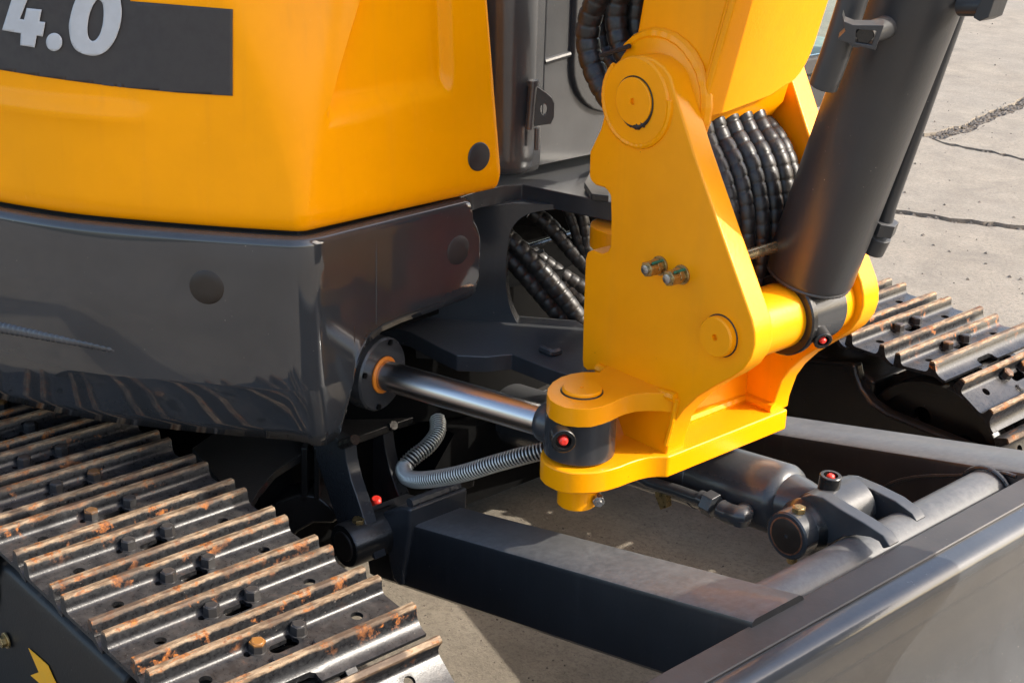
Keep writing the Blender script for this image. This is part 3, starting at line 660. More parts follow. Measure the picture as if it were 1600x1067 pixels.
# web between the cheeks, its foot welds, and gusset from ear to cheek
mb = MB(); mb.prism([Vector((-1.232, YN + TP, .645)), Vector((-1.222, YF - TP, .645)), Vector((-1.232, YF - TP, .80)), Vector((-1.245, YN + TP, .80))], (-0.025, 0, 0)); mb.build('inner_web', m_yel, br, bevel=.002)
mb = MB(); mb.bead([Vector((-1.226, y, .650 + .0)) for y in (YN + TP, 1.5, YF - TP)], .008, 2); mb.bead([Vector((-1.228 - .002 * k, YF - TP - .002, .65 + .03 * k)) for k in range(6)], .006, 5); mb.bead([Vector((x, YF - TP, .650)) for x in (-1.23, -1.20, -1.172)], .008, 12); mb.bead([Vector((x, YN + TP + .002, .650)) for x in (-1.23, -1.21, -1.19)], .007, 14); mb.build('weld_bead', m_yel, br)
mb = MB(); mb.bead(spline(ats([(933, 574), (950, 582), (980, 596), (1010, 608), (1040, 616), (1058, 622)], y=YN - .003), 4), .0065, 8); mb.bead(ats([(1058, 622), (1050, 660), (1040, 695)], y=YN - .001), .004, 21); mb.build('weld_bead', m_yel, br)
# bushings for the boom cylinder foot and brass spacer rod
for y0, y1 in ((YN + TP, 1.484), (1.556, YF - TP)):
    mb = MB(); mb.cyl((PB.x, y0, PB.z), (PB.x, y1, PB.z), 0.043, n=48, ch=.002); mb.build('bushing', m_yel, br)
rp = at(1180, 395, y=1.43); mb = MB(); mb.cyl((rp.x, YN + TP, rp.z), (rp.x, YF - TP, rp.z), 0.0072, n=20); mb.build('spacer_rod', m_brass, br)

# --- boom
YB0, YB1 = 1.400, 1.574
def bw(px, py): return at(px, py, y=YB0)
b_l0, b_l1, b_r0, b_r1 = bw(990, 75), bw(1003, 0), bw(1090, 186), bw(1143, 0)
mb = MB(); dl = (b_l1 - b_l0).normalized(); dr = (b_r1 - b_r0).normalized()
bl = [b_r0, b_r1, b_r0 + dr * 0.55, b_r0 + dr * 0.95 + Vector((.10, 0, 0)), b_r0 + dr * 1.15 + Vector((.32, 0, 0)), Vector((0.9, YB0, 2.62)), Vector((0.95, YB0, 2.78)), b_l0 + dl * 1.25 + Vector((.42, 0, .12)), b_l0 + dl * 1.05 + Vector((.12, 0, 0)), b_l0 + dl * 0.75, b_l1, b_l0]
bl += [Vector((PT.x + 0.062 * math.cos(a), YB0, PT.z + 0.062 * math.sin(a))) for a in [2.7 + k * 0.33 for k in range(10)]]
mb.prism(bl, (0, YB1 - YB0, 0)); boom = mb.build('boom', m_yel, root, bevel=.006, segs=3)
# underside plate of the boom, proud of the cheeks, rounded at its foot
n_b = Vector((dr.z, 0, -dr.x)); B0 = Vector((b_r0.x, 0, b_r0.z))
def bp(s, y): return Vector((B0.x, y, B0.z)) + dr * s
mb = MB(); o_ = [bp(0.004, YB0 - .006), bp(0.95, YB0 - .006), bp(0.95, YB1 + .012), bp(0.085, YB1 + .012)] + [bp(0.085 - .055 * math.sin(t), YB1 + .012 - .035 * (1 - math.cos(t))) for t in [k * math.pi / 12 for k in range(1, 7)]]
o_ += [bp(0.018, YB1 - .05), bp(0.006, YB0 + .04)]
mb.prism(o_, n_b * 0.010); mb.build('underside_plate', m_yel, boom, bevel=.003)
mb = MB(); mb.lathe((PT.x, YB0 + .01, PT.z), (0, -1, 0), [(0, .078), (.018, .076), (.020, .073), (.020, .0)], 48); mb.build('foot_boss', m_yel, boom)
mb = MB(); mb.bead(arc3(PT, .079, -0.7, 2.4, 50, YB0 - .001), .0085, 31); mb.bead([bw(1090, 182), bw(1098, 150), bw(1143, -10)], .004, 3); mb.build('weld_bead', m_yel, boom)
# dipper arm beyond the frame; unseen bucket added and shaped to shade the blade
mb = MB(); mb.prism([Vector((0.80, 1.42, 2.78)), Vector((1.02, 1.42, 2.60)), Vector((0.10, 1.42, 1.24)), Vector((-0.06, 1.42, 1.00)), Vector((-0.22, 1.42, 1.10)), Vector((-0.06, 1.42, 1.40))], (0, .14, 0)); mb.build('dipper_arm', m_yel, root, bevel=.008)
mb = MB(); bk = [Vector((-0.22, 0, 1.12)), Vector((-0.02, 0, 0.98)), Vector((0.02, 0, 0.72)), Vector((-0.10, 0, 0.54)), Vector((-0.28, 0, 0.53)), Vector((-0.42, 0, 0.63)), Vector((-0.50, 0, 0.735)), Vector((-0.62, 0, 0.82)), Vector((-0.60, 0, 0.90)), Vector((-0.44, 0, 1.08))]
for y in (1.40, 1.72): mb.prism([v + Vector((0, y, 0)) for v in bk], (0, .02, 0))
for a, b2 in zip(bk[:-1], bk[1:]):
    n2 = Vector(((b2 - a).z, 0, -(b2 - a).x)).normalized() * .015; mb.prism([a + Vector((0, 1.42, 0)), b2 + Vector((0, 1.42, 0)), b2 + Vector((0, 1.72, 0)), a + Vector((0, 1.72, 0))], n2)
mb.build('shade_bucket', m_black, root, bevel=.003)

# --- boom cylinder
YC = 1.520
Q0 = at(1262, 432, y=YC); Q1 = at(1419, 15, y=YC); bd = (Q1 - Q0).normalized(); PBc = Vector((PB.x, YC, PB.z)); RB = 0.0585
mb = MB(); mb.lathe(Q0, bd, [(-0.004, .020), (-0.002, RB - .010), (0.004, RB - .003), (0.012, RB), (0.95, RB)], 64); bc = mb.build('boom_cylinder', m_barrel, root)
mb = MB(); mb.bead([Q0 + bd * .004 + (frame(bd)[0] * math.cos(a) + frame(bd)[1] * math.sin(a)) * (RB - .004) for a in [k * .1 for k in range(64)]], .003, 3); mb.build('weld_bead', m_barrel, bc)
mb = MB(); mb.cyl((PB.x, YC - .037, PB.z), (PB.x, YC + .037, PB.z), .0485, n=56, ch=.003); mb.build('cylinder_eye', m_grey, bc)
mb = MB(); mb.cyl((PB.x, YC - .046, PB.z), (PB.x, YC - .034, PB.z), .0545, n=56, ch=.002); mb.build('thrust_ring', m_black, bc)
# fork-shaped neck from the barrel to the eye
side = Vector((bd.z, 0, -bd.x)); rows = []
for k, (t, hx, hy) in enumerate(((0.0, .050, .048), (0.22, .041, .040), (.5, .029, .031), (.75, .029, .030), (1.05, .036, .030))):
    c = Q0.lerp(PBc, t) ; rows.append([c + side * (hx * math.copysign(abs(math.cos(a)) ** .6, math.cos(a))) + Vector((0, 1, 0)) * (hy * math.copysign(abs(math.sin(a)) ** .6, math.sin(a))) for a in [6.2831853 * j / 36 for j in range(36)]])
mb = MB(); mb.grid(rows, closed=True); mb.build('neck', m_grey, bc, smooth=50)
gp = at(1284, 529, pl=((PB.x + .06, YC - .01, PB.z - .02), (0.85, -0.35, -.3))); ga = Vector((0.80, -0.42, -.28)).normalized(); port(gp - ga * .022, ga, .0125, .028, bc)
# hard pipe with closed end, clamp and bolt
yp = 1.375
mb = MB(); PP = [at(1289, 128, y=yp + .03), at(1310, 70, y=yp + .03), at(1345, -40, y=yp + .03), at(1390, -190, y=yp + .03)]; mb.tube(spline([PP[0] - (PP[1] - PP[0]).normalized() * .006] + PP, 6), lambda i: .0168 if i > 3 else (.009, .0135, .0158, .0165)[i], 24); pipe = mb.build('hard_pipe', m_barrel, bc)
cA, cB = at(1338, 58, y=yp + .02), at(1400, 38, y=YC - .03)
mb = MB(); mb.lathe(cB + (cA - cB).normalized() * -.0, cA - cB, [(-.02, .026), (0.002, .022), (.012, .014), ((cA - cB).length, .012)], 28); mb.build('pipe_stand', m_barrel, bc)
nc = Vector((0.55, -0.80, -0.1)).normalized()
CPL = (tuple(at(1345, 55, y=yp - .012)), nc)
def cpx(pts): return [at(1160 + a / 3.234, b / 3.234, pl=CPL) for a, b in pts]
mb = MB(); mb.prism(cpx([(505, 75), (515, 110), (560, 128), (716, 130), (700, 175), (672, 255), (600, 238), (520, 215), (490, 205), (484, 195), (520, 160)]), -nc * 0.022, [cpx([(575, 150), (680, 158), (655, 232), (570, 218)])]); clp = mb.build('pipe_clamp', m_barrel, bc, bevel=.001)
mb = MB(); hexa(mb, cpx([(618, 183)])[0] - nc * .012, nc, .0105, .009, .2); mb.build('clamp_bolt', m_black, clp, bevel=.0008)
mb = MB(); c = at(1500, 10, y=YC); c2 = at(1545, 10, y=YC + .0); mb.cyl(c, c2, .0115); mb.prism([at(*p, y=YC - .015) for p in ((1535, -6), (1556, -6), (1544, 28), (1530, 34), (1520, 28))], (0, .03, 0)); mb.build('pipe_stand', m_barrel, bc, bevel=.001)
# second pipe on the far side with hexagon fittings
f0, f1, f2 = at(1372, 372, y=1.575), at(1390, 320, y=1.575), at(1440, 180, y=1.575)
mb = MB(); mb.tube([at(1384, 345, y=1.575), f1, f2, at(1500, 10, y=1.575), at(1560, -160, y=1.575)], .0095, 16); mb.build('hard_pipe', m_barrel, bc)
fd = (f1 - f0).normalized()
mb = MB(); hexa(mb, at(1376, 363, y=1.575), fd, .0190, .018, .1); mb.cyl(at(1362, 392, y=1.575), at(1374, 368, y=1.575), .016); hexa(mb, at(1365, 384, y=1.575), fd, .017, .012, .5); mb.build('pipe_fitting', m_barrel, bc, bevel=.001)

# --- hydraulic hoses wrapped in spiral guard
def hose(P, r=0.012, seg=0.0165, parent=root, seed=0, label=None):
    Q = resample(spline(P, 10), seg / 8); b = MB()
    def rf(i):
        ph = (i % 8) / 8.0; k = noise.noise(Vector((i // 8 * 1.7, seed, 0))) * .05; return r * (0.905 + k * .5 + 0.10 * math.sin(math.pi * ph) ** .32)
    b.tube(Q, rf, 14); return b.build('hydraulic_hose', m_hose, parent, smooth=60, label=label)
A_ = [([(1088, 150), (1102, 215), (1122, 262), (1134, 300), (1140, 350), (1138, 420), (1120, 520)], 1.425),
      ([(1105, 140), (1122, 206), (1146, 255), (1160, 310), (1164, 370), (1158, 440), (1140, 540)], 1.450),
      ([(1125, 130), (1143, 198), (1170, 250), (1184, 310), (1188, 370), (1182, 440), (1165, 540)], 1.478),
      ([(1148, 130), (1164, 194), (1194, 250), (1207, 310), (1210, 370), (1203, 440), (1185, 540)], 1.506),
      ([(1168, 130), (1184, 190), (1214, 240), (1227, 300), (1229, 360), (1222, 430), (1205, 530)], 1.534),
      ([(1180, 180), (1206, 205), (1226, 240), (1240, 290), (1243, 350), (1236, 420)], 1.56)]
for i, (px, y) in enumerate(A_):
    hose([at(a, b, y=y) for a, b in px], 0.0137, 0.0175, seed=i)
# through the opening of the swing frame
W2 = ((-1.70, 1.50, 0), PW[1]); W3 = ((-1.66, 1.46, 0), PW[1]); W4 = ((-1.78, 1.60, 0), PW[1])
for i, (px, pl, r) in enumerate((([(770, 350), (800, 378), (835, 412), (870, 452), (905, 500), (935, 560)], W3, .0155), ([(770, 385), (800, 408), (828, 438), (862, 478), (900, 520), (940, 575)], W3, .0150), ([(830, 330), (858, 352), (885, 382), (915, 415), (950, 440)], W2, .0135), ([(885, 320), (895, 345), (905, 375), (925, 420)], W2, .010), ([(905, 320), (912, 350), (918, 390), (930, 430)], W2, .010), ([(780, 375), (830, 395), (880, 430), (920, 455)], W4, .013), ([(850, 420), (885, 445), (930, 490)], W4, .014), ([(775, 440), (810, 445), (840, 440)], W4, .009))):
    hose([at(a, b, pl=pl) for a, b in px], r, 0.017, seed=20 + i)
mb = MB(); mb.tube(ats([(812, 390), (850, 378), (900, 362), (930, 352)], pl=W2), .0045, 10); mb.tube(ats([(812, 402), (850, 392)], pl=W2), .003, 8); mb.build('steel_pipe', m_steel, root)
# loop in front of the cab window
for i, (px, y, r) in enumerate((([(960, -60), (938, -10), (923, 25), (918, 60), (924, 95), (937, 128), (956, 158), (985, 185)], 1.40, .0165), ([(985, -60), (968, -10), (963, 20), (966, 55), (976, 85), (990, 110), (1010, 140)], 1.42, .0155), ([(950, -30), (940, 30), (944, 70), (958, 98), (980, 122), (1005, 150)], 1.46, .0145), ([(1010, -60), (1000, -10), (995, 30), (998, 60)], 1.44, .0125))):
    hose([at(a, b, y=y) for a, b in px], r, 0.019, seed=40 + i)
for i, yy in enumerate((1.475, 1.515, 1.55, 1.595, 1.632, 1.66)):
    hose([Vector((-1.385 - .006 * i, yy, 1.06)), Vector((-1.372, yy, 1.2)), Vector((-1.345, yy, 1.42)), Vector((-1.30, yy, 1.7)), Vector((-1.24, yy, 1.95))], .0165, .019, seed=60 + i)
c0 = [at(a, b, y=1.385) for a, b in ((938, 87), (955, 82), (972, 77), (984, 72))]
mb = MB(); mb.tube(c0, .0032, 6); mb.build('cable_tie', m_rub, root)

# --- undercarriage centre
mb = MB(); mb.prism(ats([(385, 800), (405, 765), (430, 735), (470, 710), (540, 688), (620, 660), (680, 640), (730, 628), (800, 620), (900, 600), (760, 520), (500, 560), (300, 700)], z=.500), (0, 0, -.014)); under = mb.build('undercarriage_frame', m_black, root, bevel=.002)
mb = MB(); mb.cyl((-2.10, 1.55, .49), (-2.10, 1.55, .70), .42, n=64); mb.box((-2.35, 1.10, .26), (-1.78, 2.12, .486)); mb.prism(ats([(662, 764), (700, 749), (850, 703), (1010, 660)], x=-1.66) + [Vector((-1.66, 2.12, .484)), Vector((-1.66, 1.395, .484))], (-.16, 0, 0)); mb.build('slew_ring', m_dark, under)
PU = ((-1.72, 1.14, 0), Vector((0.66, -0.75, 0)).normalized()); PU2 = ((-1.90, 1.34, 0), PU[1])
mb = MB(); mb.prism(ats([(250, 690), (740, 640), (740, 760), (660, 790), (560, 800), (520, 790), (470, 800), (420, 830), (300, 860)], pl=PU2), -PU[1] * .02); mb.build('web_plate', m_black, under, bevel=.002)
for xs in ((470, 480), (490, 499)):
    mb = MB(); mb.prism(ats([(xs[0], 700), (xs[1], 700), (xs[1], 785), (xs[0], 785)], pl=PU), -PU[1] * .06); mb.build('rib', m_black, under, bevel=.002)
mb = MB(); mb.prism(ats([(380, 850), (400, 815), (432, 785), (470, 772), (497, 776), (520, 794), (533, 808), (520, 818), (490, 818), (465, 832), (440, 862)], pl=PU), -PU[1] * .06); mb.build('cross_member', m_black, under, bevel=.006, segs=3)
# pivot brackets for the blade arms (curved cheek plates)
def pivot_plate(yv, shift=0.0, name='pivot_bracket'):
    fr = [(-1.650, .492), (-1.643, .45), (-1.632, .41), (-1.612, .365), (-1.588, .335)]
    pts = [Vector((x + shift, yv, z)) for x, z in fr] + [Vector((-1.575 + shift + .03 * math.cos(a), yv, .315 + .036 * math.sin(a))) for a in (.9, .3, -.3, -.9, -1.5, -2.1)] + [Vector((-1.74 + shift, yv, .30)), Vector((-1.80 + shift, yv, .492))]
    b = MB(); b.prism(pts, (0, .022, 0)); return b.build(name, m_grey, under, bevel=.002)
bc1 = at(537, 853, y=1.125)
pv = Vector((bc1.x, 0, bc1.z))
def pbracket(yv, pxs):
    F = ats(pxs, y=yv); b = MB(); B_ = [v + Vector((-.09, 0, 0)) for v in F]; B_[0] = F[0] + Vector((-.14, 0, 0)); b.prism(F + B_[::-1], (0, .022, 0)); return b.build('pivot_bracket', m_grey, under, bevel=.002)
pbracket(1.155, [(538, 692), (541, 720), (548, 750), (560, 785), (571, 820), (581, 850), (586, 875)])
pbracket(1.320, [(598, 676), (602, 705), (609, 735), (618, 762), (628, 785), (634, 810)])
for pts_, yv in ((((534, 694), (556, 686)), 1.152), (((594, 672), (616, 664)), 1.318)):
    b = MB(); b.bead(ats(pts_, y=yv), .008, 6); b.build('weld_bead', m_black, under)
mb = MB(); mb.lathe((pv.x, 1.125, pv.z), (0, 1, 0), [(0, .026), (.0, .0325), (.003, .0345), (.10, .0345), (.10, .02)], 40); boss = mb.build('pivot_boss', m_black, under)
mb = MB(); mb.cyl((pv.x, 1.128, pv.z), (pv.x, 1.123, pv.z), .0235, n=32, ch=.001); mb.build('pivot_pin', m_brown, boss)
mb = MB(); hexa(mb, (pv.x + .004, 1.150, pv.z + .033), (0, 0, 1), .010, .007); mb.build('pin_bolt', m_zinc, boss, bevel=.0006)
rc = at(588, 783, y=1.29); mb = MB(); mb.lathe(rc - Vector((0, 0, .006)), (.3, -.3, 1), [(0, .006), (.003, .009), (.013, .009), (.016, .006)], 16); mb.build('grease_cap', m_red, under)

# spring-guarded hose
HS = spline([at(x, y, y=yy) for x, y, yy in ((684, 655, 1.34), (683, 676, 1.32), (668, 697, 1.29), (645, 715, 1.26), (631, 732, 1.24), (640, 747, 1.22), (668, 749, 1.21), (720, 740, 1.22), (780, 722, 1.24), (850, 704, 1.27), (930, 690, 1.33))], 12)
mb = MB(); mb.tube(resample(HS, .01), .0098, 12); sh = mb.build('drain_hose', m_rub, root)
Q = resample(HS, .0005); t0 = 0; coil = []
u = None
for i in range(0, len(Q) - 1):
    t = (Q[i + 1] - Q[i]).normalized(); u = t.orthogonal().normalized() if u is None else (u - t * u.dot(t)).normalized(); v = t.cross(u); a = i * 0.6283 * 1.0 * (1.0 if True else 1)
    coil.append(Q[i] + (u * math.cos(a) + v * math.sin(a)) * .0120)
mb = MB(); mb.tube(coil, .0013, 5); mb.build('guard_spring', m_spring, sh, smooth=80)

# --- blade with its arms and cross tube
XB = -0.893; ZT = 0.580; YL, YR = 0.643, 2.46
prof = [(XB, ZT - .075), (XB, ZT - .006), (XB + .003, ZT - .004), (XB + .046, ZT - .004), (XB + .060, ZT - .0045), (XB + .068, ZT - .007), (XB + .074, ZT - .013), (XB + .077, ZT - .023), (XB + .076, ZT - .034), (XB + .066, ZT - .07), (XB + .050, ZT - .12), (XB + .043, ZT - .17), (XB + .047, ZT - .22), (XB + .060, ZT - .27), (XB + .085, ZT - .32), (XB + .10, ZT - .36), (XB + .085, ZT - .36), (XB + .04, ZT - .30), (XB + .026, ZT - .24), (XB + .024, ZT - .17), (XB + .03, ZT - .12), (XB + .04, ZT - .075)]
m_blade = paint('blade_grey_paint', (0.052, 0.056, 0.062), 0.2, 0.3, dust=0.18, dustcol=(.17, .17, .17), streak=.2, speck=.7)
mb = MB(); mb.prism([Vector((x, YL, z)) for x, z in prof], (0, YR - YL, 0)); blade = mb.build('dozer_blade', m_blade, root, smooth=30)
m_rail = paint('dust_browned_steel', (0.038, 0.034, 0.032), 0.38, 0.0, dust=0.5, dustcol=(.12, .108, .098), speck=.8, var=.3)
mb = MB(); mb.prism([Vector((x, YL + .001, z)) for x, z in ((XB - .001, ZT - .012), (XB - .001, ZT - .001), (XB + .0005, ZT), (XB + .040, ZT), (XB + .0415, ZT - .0012), (XB + .0415, ZT - .012))], (0, YR - YL - .002, 0)); mb.build('top_rail', m_rail, blade, smooth=30)
AX, AZ_ = Vector((0.9746, 0, 0.2240)), None
def arm(y0, y1, ztop_at, parent):
    """box beam rising to the blade"""
    e = Vector((XB + .002, y0, ZT + .008)); s0 = e - AX * .78; up_ = Vector((-.2240, 0, .9746)); h = .112; r = .008
    sec = [(0, -r), (r * .3, -r * .3), (r, 0), (y1 - y0 - r, 0), (y1 - y0 - r * .3, -r * .3), (y1 - y0, -r), (y1 - y0, -h + r), (y1 - y0 - r, -h), (r, -h), (0, -h + r)]
    b = MB(); b.prism([s0 + Vector((0, a, 0)) + up_ * c for a, c in sec], AX * .78); return b
mb = arm(1.200, 1.297, 0, blade); armL = mb.build('blade_arm', m_dusty, blade)
mb = arm(1.803, 1.900, 0, blade); armR = mb.build('blade_arm', m_dusty, blade)
# end collar where the left arm meets its pivot
e0 = at(625, 800, y=1.197)
mb = MB(); mb.prism(ats([(596, 800), (622, 792), (640, 795), (640, 830), (625, 918), (612, 905), (603, 860)], y=1.192), (0, .113, 0)); mb.build('arm_collar', m_grey, blade, bevel=.006, segs=3)
mb = MB(); mb.bead([at(x, y, y=1.196) for x, y in ((634, 797), (634, 840), (629, 880), (630, 912))], .004, 3); mb.bead([Vector((at(640, 790, y=1.2).x, y, at(640, 786, y=1.2).z)) for y in (1.2, 1.25, 1.297)], .008, 8); mb.build('weld_bead', m_grey, blade)
TC = Vector((-.944, 0, .534)); RT = .037
mb = MB(); mb.cyl((TC.x, 1.297, TC.z), (TC.x, 1.803, TC.z), RT, n=48); mb.build('cross_tube', m_dusty, blade)
# right-hand arm: weld of the tube
mb = MB(); mb.bead([Vector((TC.x + (RT + .004) * math.cos(a), 1.797, TC.z + (RT + .004) * math.sin(a))) for a in [k * .15 for k in range(30)]], .0035, 8); mb.build('weld_bead', m_grey, blade)
mb = MB(); mb.bead(spline(ats([(1372, 790), (1380, 765), (1400, 752), (1440, 744), (1500, 742), (1560, 738), (1590, 745)], y=1.8045), 5), .0035, 9); mb.build('weld_bead', m_dusty, blade)

# --- blade cylinder and its clevis
yc = 1.535
pk = at(1238, 836, y=1.445); CP = Vector((pk.x - .006, yc, pk.z - .002))
mb = MB()
def clevis(yv, pxs, lows, t=.022):
    b = MB(); b.prism(ats(pxs + lows, y=yv), (0, t, 0)); return b.build('clevis_plate', m_grey, blade, bevel=.002)
clevis(1.478, Z5([(900, 720), (880, 690), (900, 665), (940, 655), (1000, 668), (1080, 720), (1200, 790), (1290, 850), (1325, 905)]), Z5([(1290, 915), (1270, 880), (1230, 860), (1160, 850), (1090, 860), (1040, 890), (1010, 900), (930, 840)]))
clevis(1.592, Z5([(1060, 640), (1060, 595), (1085, 578), (1130, 583), (1240, 630), (1350, 685), (1430, 745), (1455, 785)]), Z5([(1425, 805), (1400, 782), (1350, 765), (1290, 765), (1240, 790), (1200, 810), (1100, 740)]))
mb = MB(); mb.lathe((CP.x, 1.440, CP.z), (0, 1, 0), [(0, .0245), (0, .031), (.002, .0335), (.036, .0335), (.038, .031)], 44); cb = mb.build('clevis_boss', m_grey, blade)
mb = MB(); mb.lathe((CP.x, 1.444, CP.z), (0, -1, 0), [(0, .0248), (.0045, .0242), (.0050, .0225), (.005, .003), (.002, .002), (.002, 0)], 40); mb.build('pin', m_brown, cb)
mb = MB(); mb.ring((CP.x, 1.4392, CP.z), (CP.x, 1.4405, CP.z), .0268, .0246); mb.build('rust_ring', plain('rust_brown', (.16, .06, .025), .8, var=.6), cb)
mb = MB(); c = Vector((CP.x + .004, 1.456, CP.z + .0325)); hexa(mb, c, (0, 0, 1), .0098, .007, .3); mb.lathe(c + Vector((0, 0, .007)), (0, 0, 1), [(0, .008), (.001, .007), (.001, 0)], 18); mb.build('pin_bolt', m_zinc, cb, bevel=.0006); mb = MB(); c = Vector((CP.x + .002, 1.456, CP.z - .0345)); hexa(mb, c, (0, 0, -1), .0075, .010); mb.build('pin_bolt', m_zinc, cb, bevel=.0006)
mb = MB(); mb.lathe((CP.x, 1.478, CP.z), (0, 1, 0), [(-.012, .0335), (.0, .040), (.004, .040)], 36); mb.build('weld_collar', m_black, cb)
ca = (Vector((-1.50, yc, .497)) - CP); cd = ca.normalized(); RC = .0515
c_s = CP + cd * .068
mb = MB(); mb.lathe(c_s, cd, [(-.006, .020), (-.004, .038), (.000, .044), (.006, .049), (.012, RC), (.155, RC), (.156, RC + .001), (.159, RC + .001), (.160, RC), (.60, RC)], 56); bcy = mb.build('blade_cylinder', m_grey, root)
mb = MB(); mb.cyl((CP.x, 1.502, CP.z), (CP.x, 1.588, CP.z), .040, n=44, ch=.003); mb.build('cylinder_eye', m_grey, bcy)
rows = []
for t, hy, hz in ((0.0, .030, .028), (.35, .032, .030), (.7, .038, .036), (1.05, .042, .041)):
    c = CP.lerp(c_s, t); rows.append([c + Vector((0, hy * math.cos(a), 0)) + Vector((cd.z * 0, 0, hz * math.sin(a))) for a in [6.2831853 * j / 32 for j in range(32)]])
mb = MB(); mb.grid(rows, closed=True); mb.build('neck', m_grey, bcy, smooth=60)
port(at(1294, 768, pl=((CP.x, yc + .01, 0), (0.7, -.7, 0))), (.05, 0, 1), .0150, .026, bcy)
# pipe with nut and elbow beside it
yq = 1.462
mb = MB(); mb.tube(ats([(930, 690), (985, 735), (1018, 755), (1060, 768), (1104, 784)], y=yq), .0098, 18); pp = mb.build('hard_pipe', m_grey, bcy)
n0, n1 = at(1103, 783, y=yq), at(1130, 797, y=yq); nd = (n1 - n0).normalized()
mb = MB(); hexa(mb, n0, nd, .0185, .019, .35); mb.cyl(n0 - nd * .012, n0, .0125); mb.build('pipe_nut', m_steel if False else m_grey, pp, bevel=.0012)
el = spline([n1 - nd * .004, n1 + nd * .012, at(1158, 806, y=yq), at(1164, 800, y=yq + .02), at(1170, 790, y=yq + .05)], 6)
mb = MB(); mb.tube(el, .0145, 20); mb.lathe(at(1157, 812, y=yq), (0, 0, -1), [(-.004, .0145), (.006, .012), (.008, .006)], 18); mb.build('elbow_fitting', m_grey, pp)
mb = MB(); c = at(1022, 768, y=yq); mb.prism([c + Vector((0, 0, .014)), c + Vector((.022, 0, .004)), c + Vector((.026, 0, -.016)), c + Vector((.014, 0, -.024)), c + Vector((.002, 0, -.006))], (0, .012, 0)); mb.build('hose_clip', m_zinc, pp, bevel=.001)

# --- tracks
PITCH_T = 0.1035; IC = Vector((-1.275, 0, .335)); RTIP = .215; WS = .322
prof = [(-.0425, -.0245), (-.0410, -.014), (-.0395, -.003), (-.0375, 0), (-.0305, 0), (-.0285, -.003), (-.0275, -.0125), (-.0258, -.0175), (-.0225, -.0205), (-.0185, -.0213), (.0205, -.0213), (.0245, -.0205), (.0278, -.0175), (.0295, -.0125), (.0305, -.003), (.0325, 0), (.0395, 0), (.0415, -.003), (.0425, -.011), (.0450, -.018), (.050, -.0235), (.057, -.0275), (.0630, -.0290), (.0625, -.0335), (.053, -.0325), (.045, -.0285), (.038, -.0270), (-.037, -.0270)]
def shoe_mesh():
    b = MB(); ny = 14; rows = []
    for j in range(ny + 1):
        y = -WS / 2 + WS * j / ny; rows.append([Vector((x, y, z + (0.0006 * noise.noise(Vector((j * .9, x * 60, 2))) if z > -.004 else 0))) for x, z in prof])
    V = [[b.bm.verts.new(p) for p in r] for r in rows]; n = len(prof)
    for a, c in zip(V, V[1:]):
        for k in range(n): b.bm.faces.new((a[k], a[(k + 1) % n], c[(k + 1) % n], c[k]))
    b.bm.faces.new(V[0]); b.bm.faces.new(V[-1][::-1])
    o = b.build('track_shoe', m_shoe)
    c = MB()
    for y in (-.104, .107): c.lathe((-.006, y, -.05), (0, 0, 1), [(0, .0078), (.05, .0078)], 18)
    P = []
    for k in range(20):
        a = 6.2831853 * k / 20; P.append(Vector((-.008 + .0085 * math.cos(a), .003 + (.011 if math.sin(a) > 0 else -.011) + .0085 * math.sin(a), -.05)))
    c.prism(P, (0, 0, .05))
    for y in (-.0275, .0300):                                             # pockets beside the bolts
        c.lathe((.0135, y + .006, -.05), (0, 0, 1), [(0, .0072), (.05, .0072)], 16)
        c.lathe((-.018, y - .014, -.05), (0, 0, 1), [(0, .0045), (.05, .0045)], 14)
    c.prism([Vector((x, y, -.05)) for x, y in ((.080, -.046), (.0515, -.042), (.0485, -.036), (.0485, .000), (.0515, .006), (.080, .010))], (0, 0, .05))
    bmesh.ops.recalc_face_normals(c.bm, faces=c.bm.faces)
    k = c.build('cutter', m_dark); boolean_cut(o, k); return o
shoe0 = shoe_mesh()
b = MB(); hexa(b, (0, 0, 0), (0, 0, 1), .0102, .0130, .2); b.lathe((0, 0, .0130), (0, 0, 1), [(0, .0084), (.0012, .0070), (.0012, 0)], 20); b.lathe((0, 0, -.001), (0, 0, 1), [(0, .0112), (.0018, .0112), (.002, 0)], 20); bolt0 = b.build('bolt', m_bolt, bevel=.0006)
b = MB(); hexa(b, (0, 0, 0), (0, 0, 1), .0082, .0030, .5); b.lathe((0, 0, .003), (0, 0, 1), [(0, .0062), (.0015, .0055), (.0016, 0)], 18); nut0 = b.build('bolt', m_bolt, bevel=.0005)
b = MB()
for y in (-.048, .048):
    b.prism([Vector((x, y - .008, z)) for x, z in ((-.060, -.034), (-.052, -.026), (.040, -.026), (.054, -.036), (.058, -.050), (.050, -.062), (-.048, -.062), (-.060, -.052))], (0, .016, 0))
    b.cyl((.046, y - .014, -.048), (.046, y + .014, -.048), .0125, n=20)
b.cyl((.046, -.056, -.048), (.046, .056, -.048), .009, n=18)
b.cyl((-.046, -.036, -.048), (-.046, .036, -.048), .013, n=18)
link0 = b.build('track_link', m_black, bevel=.001)
m_roller = m_black
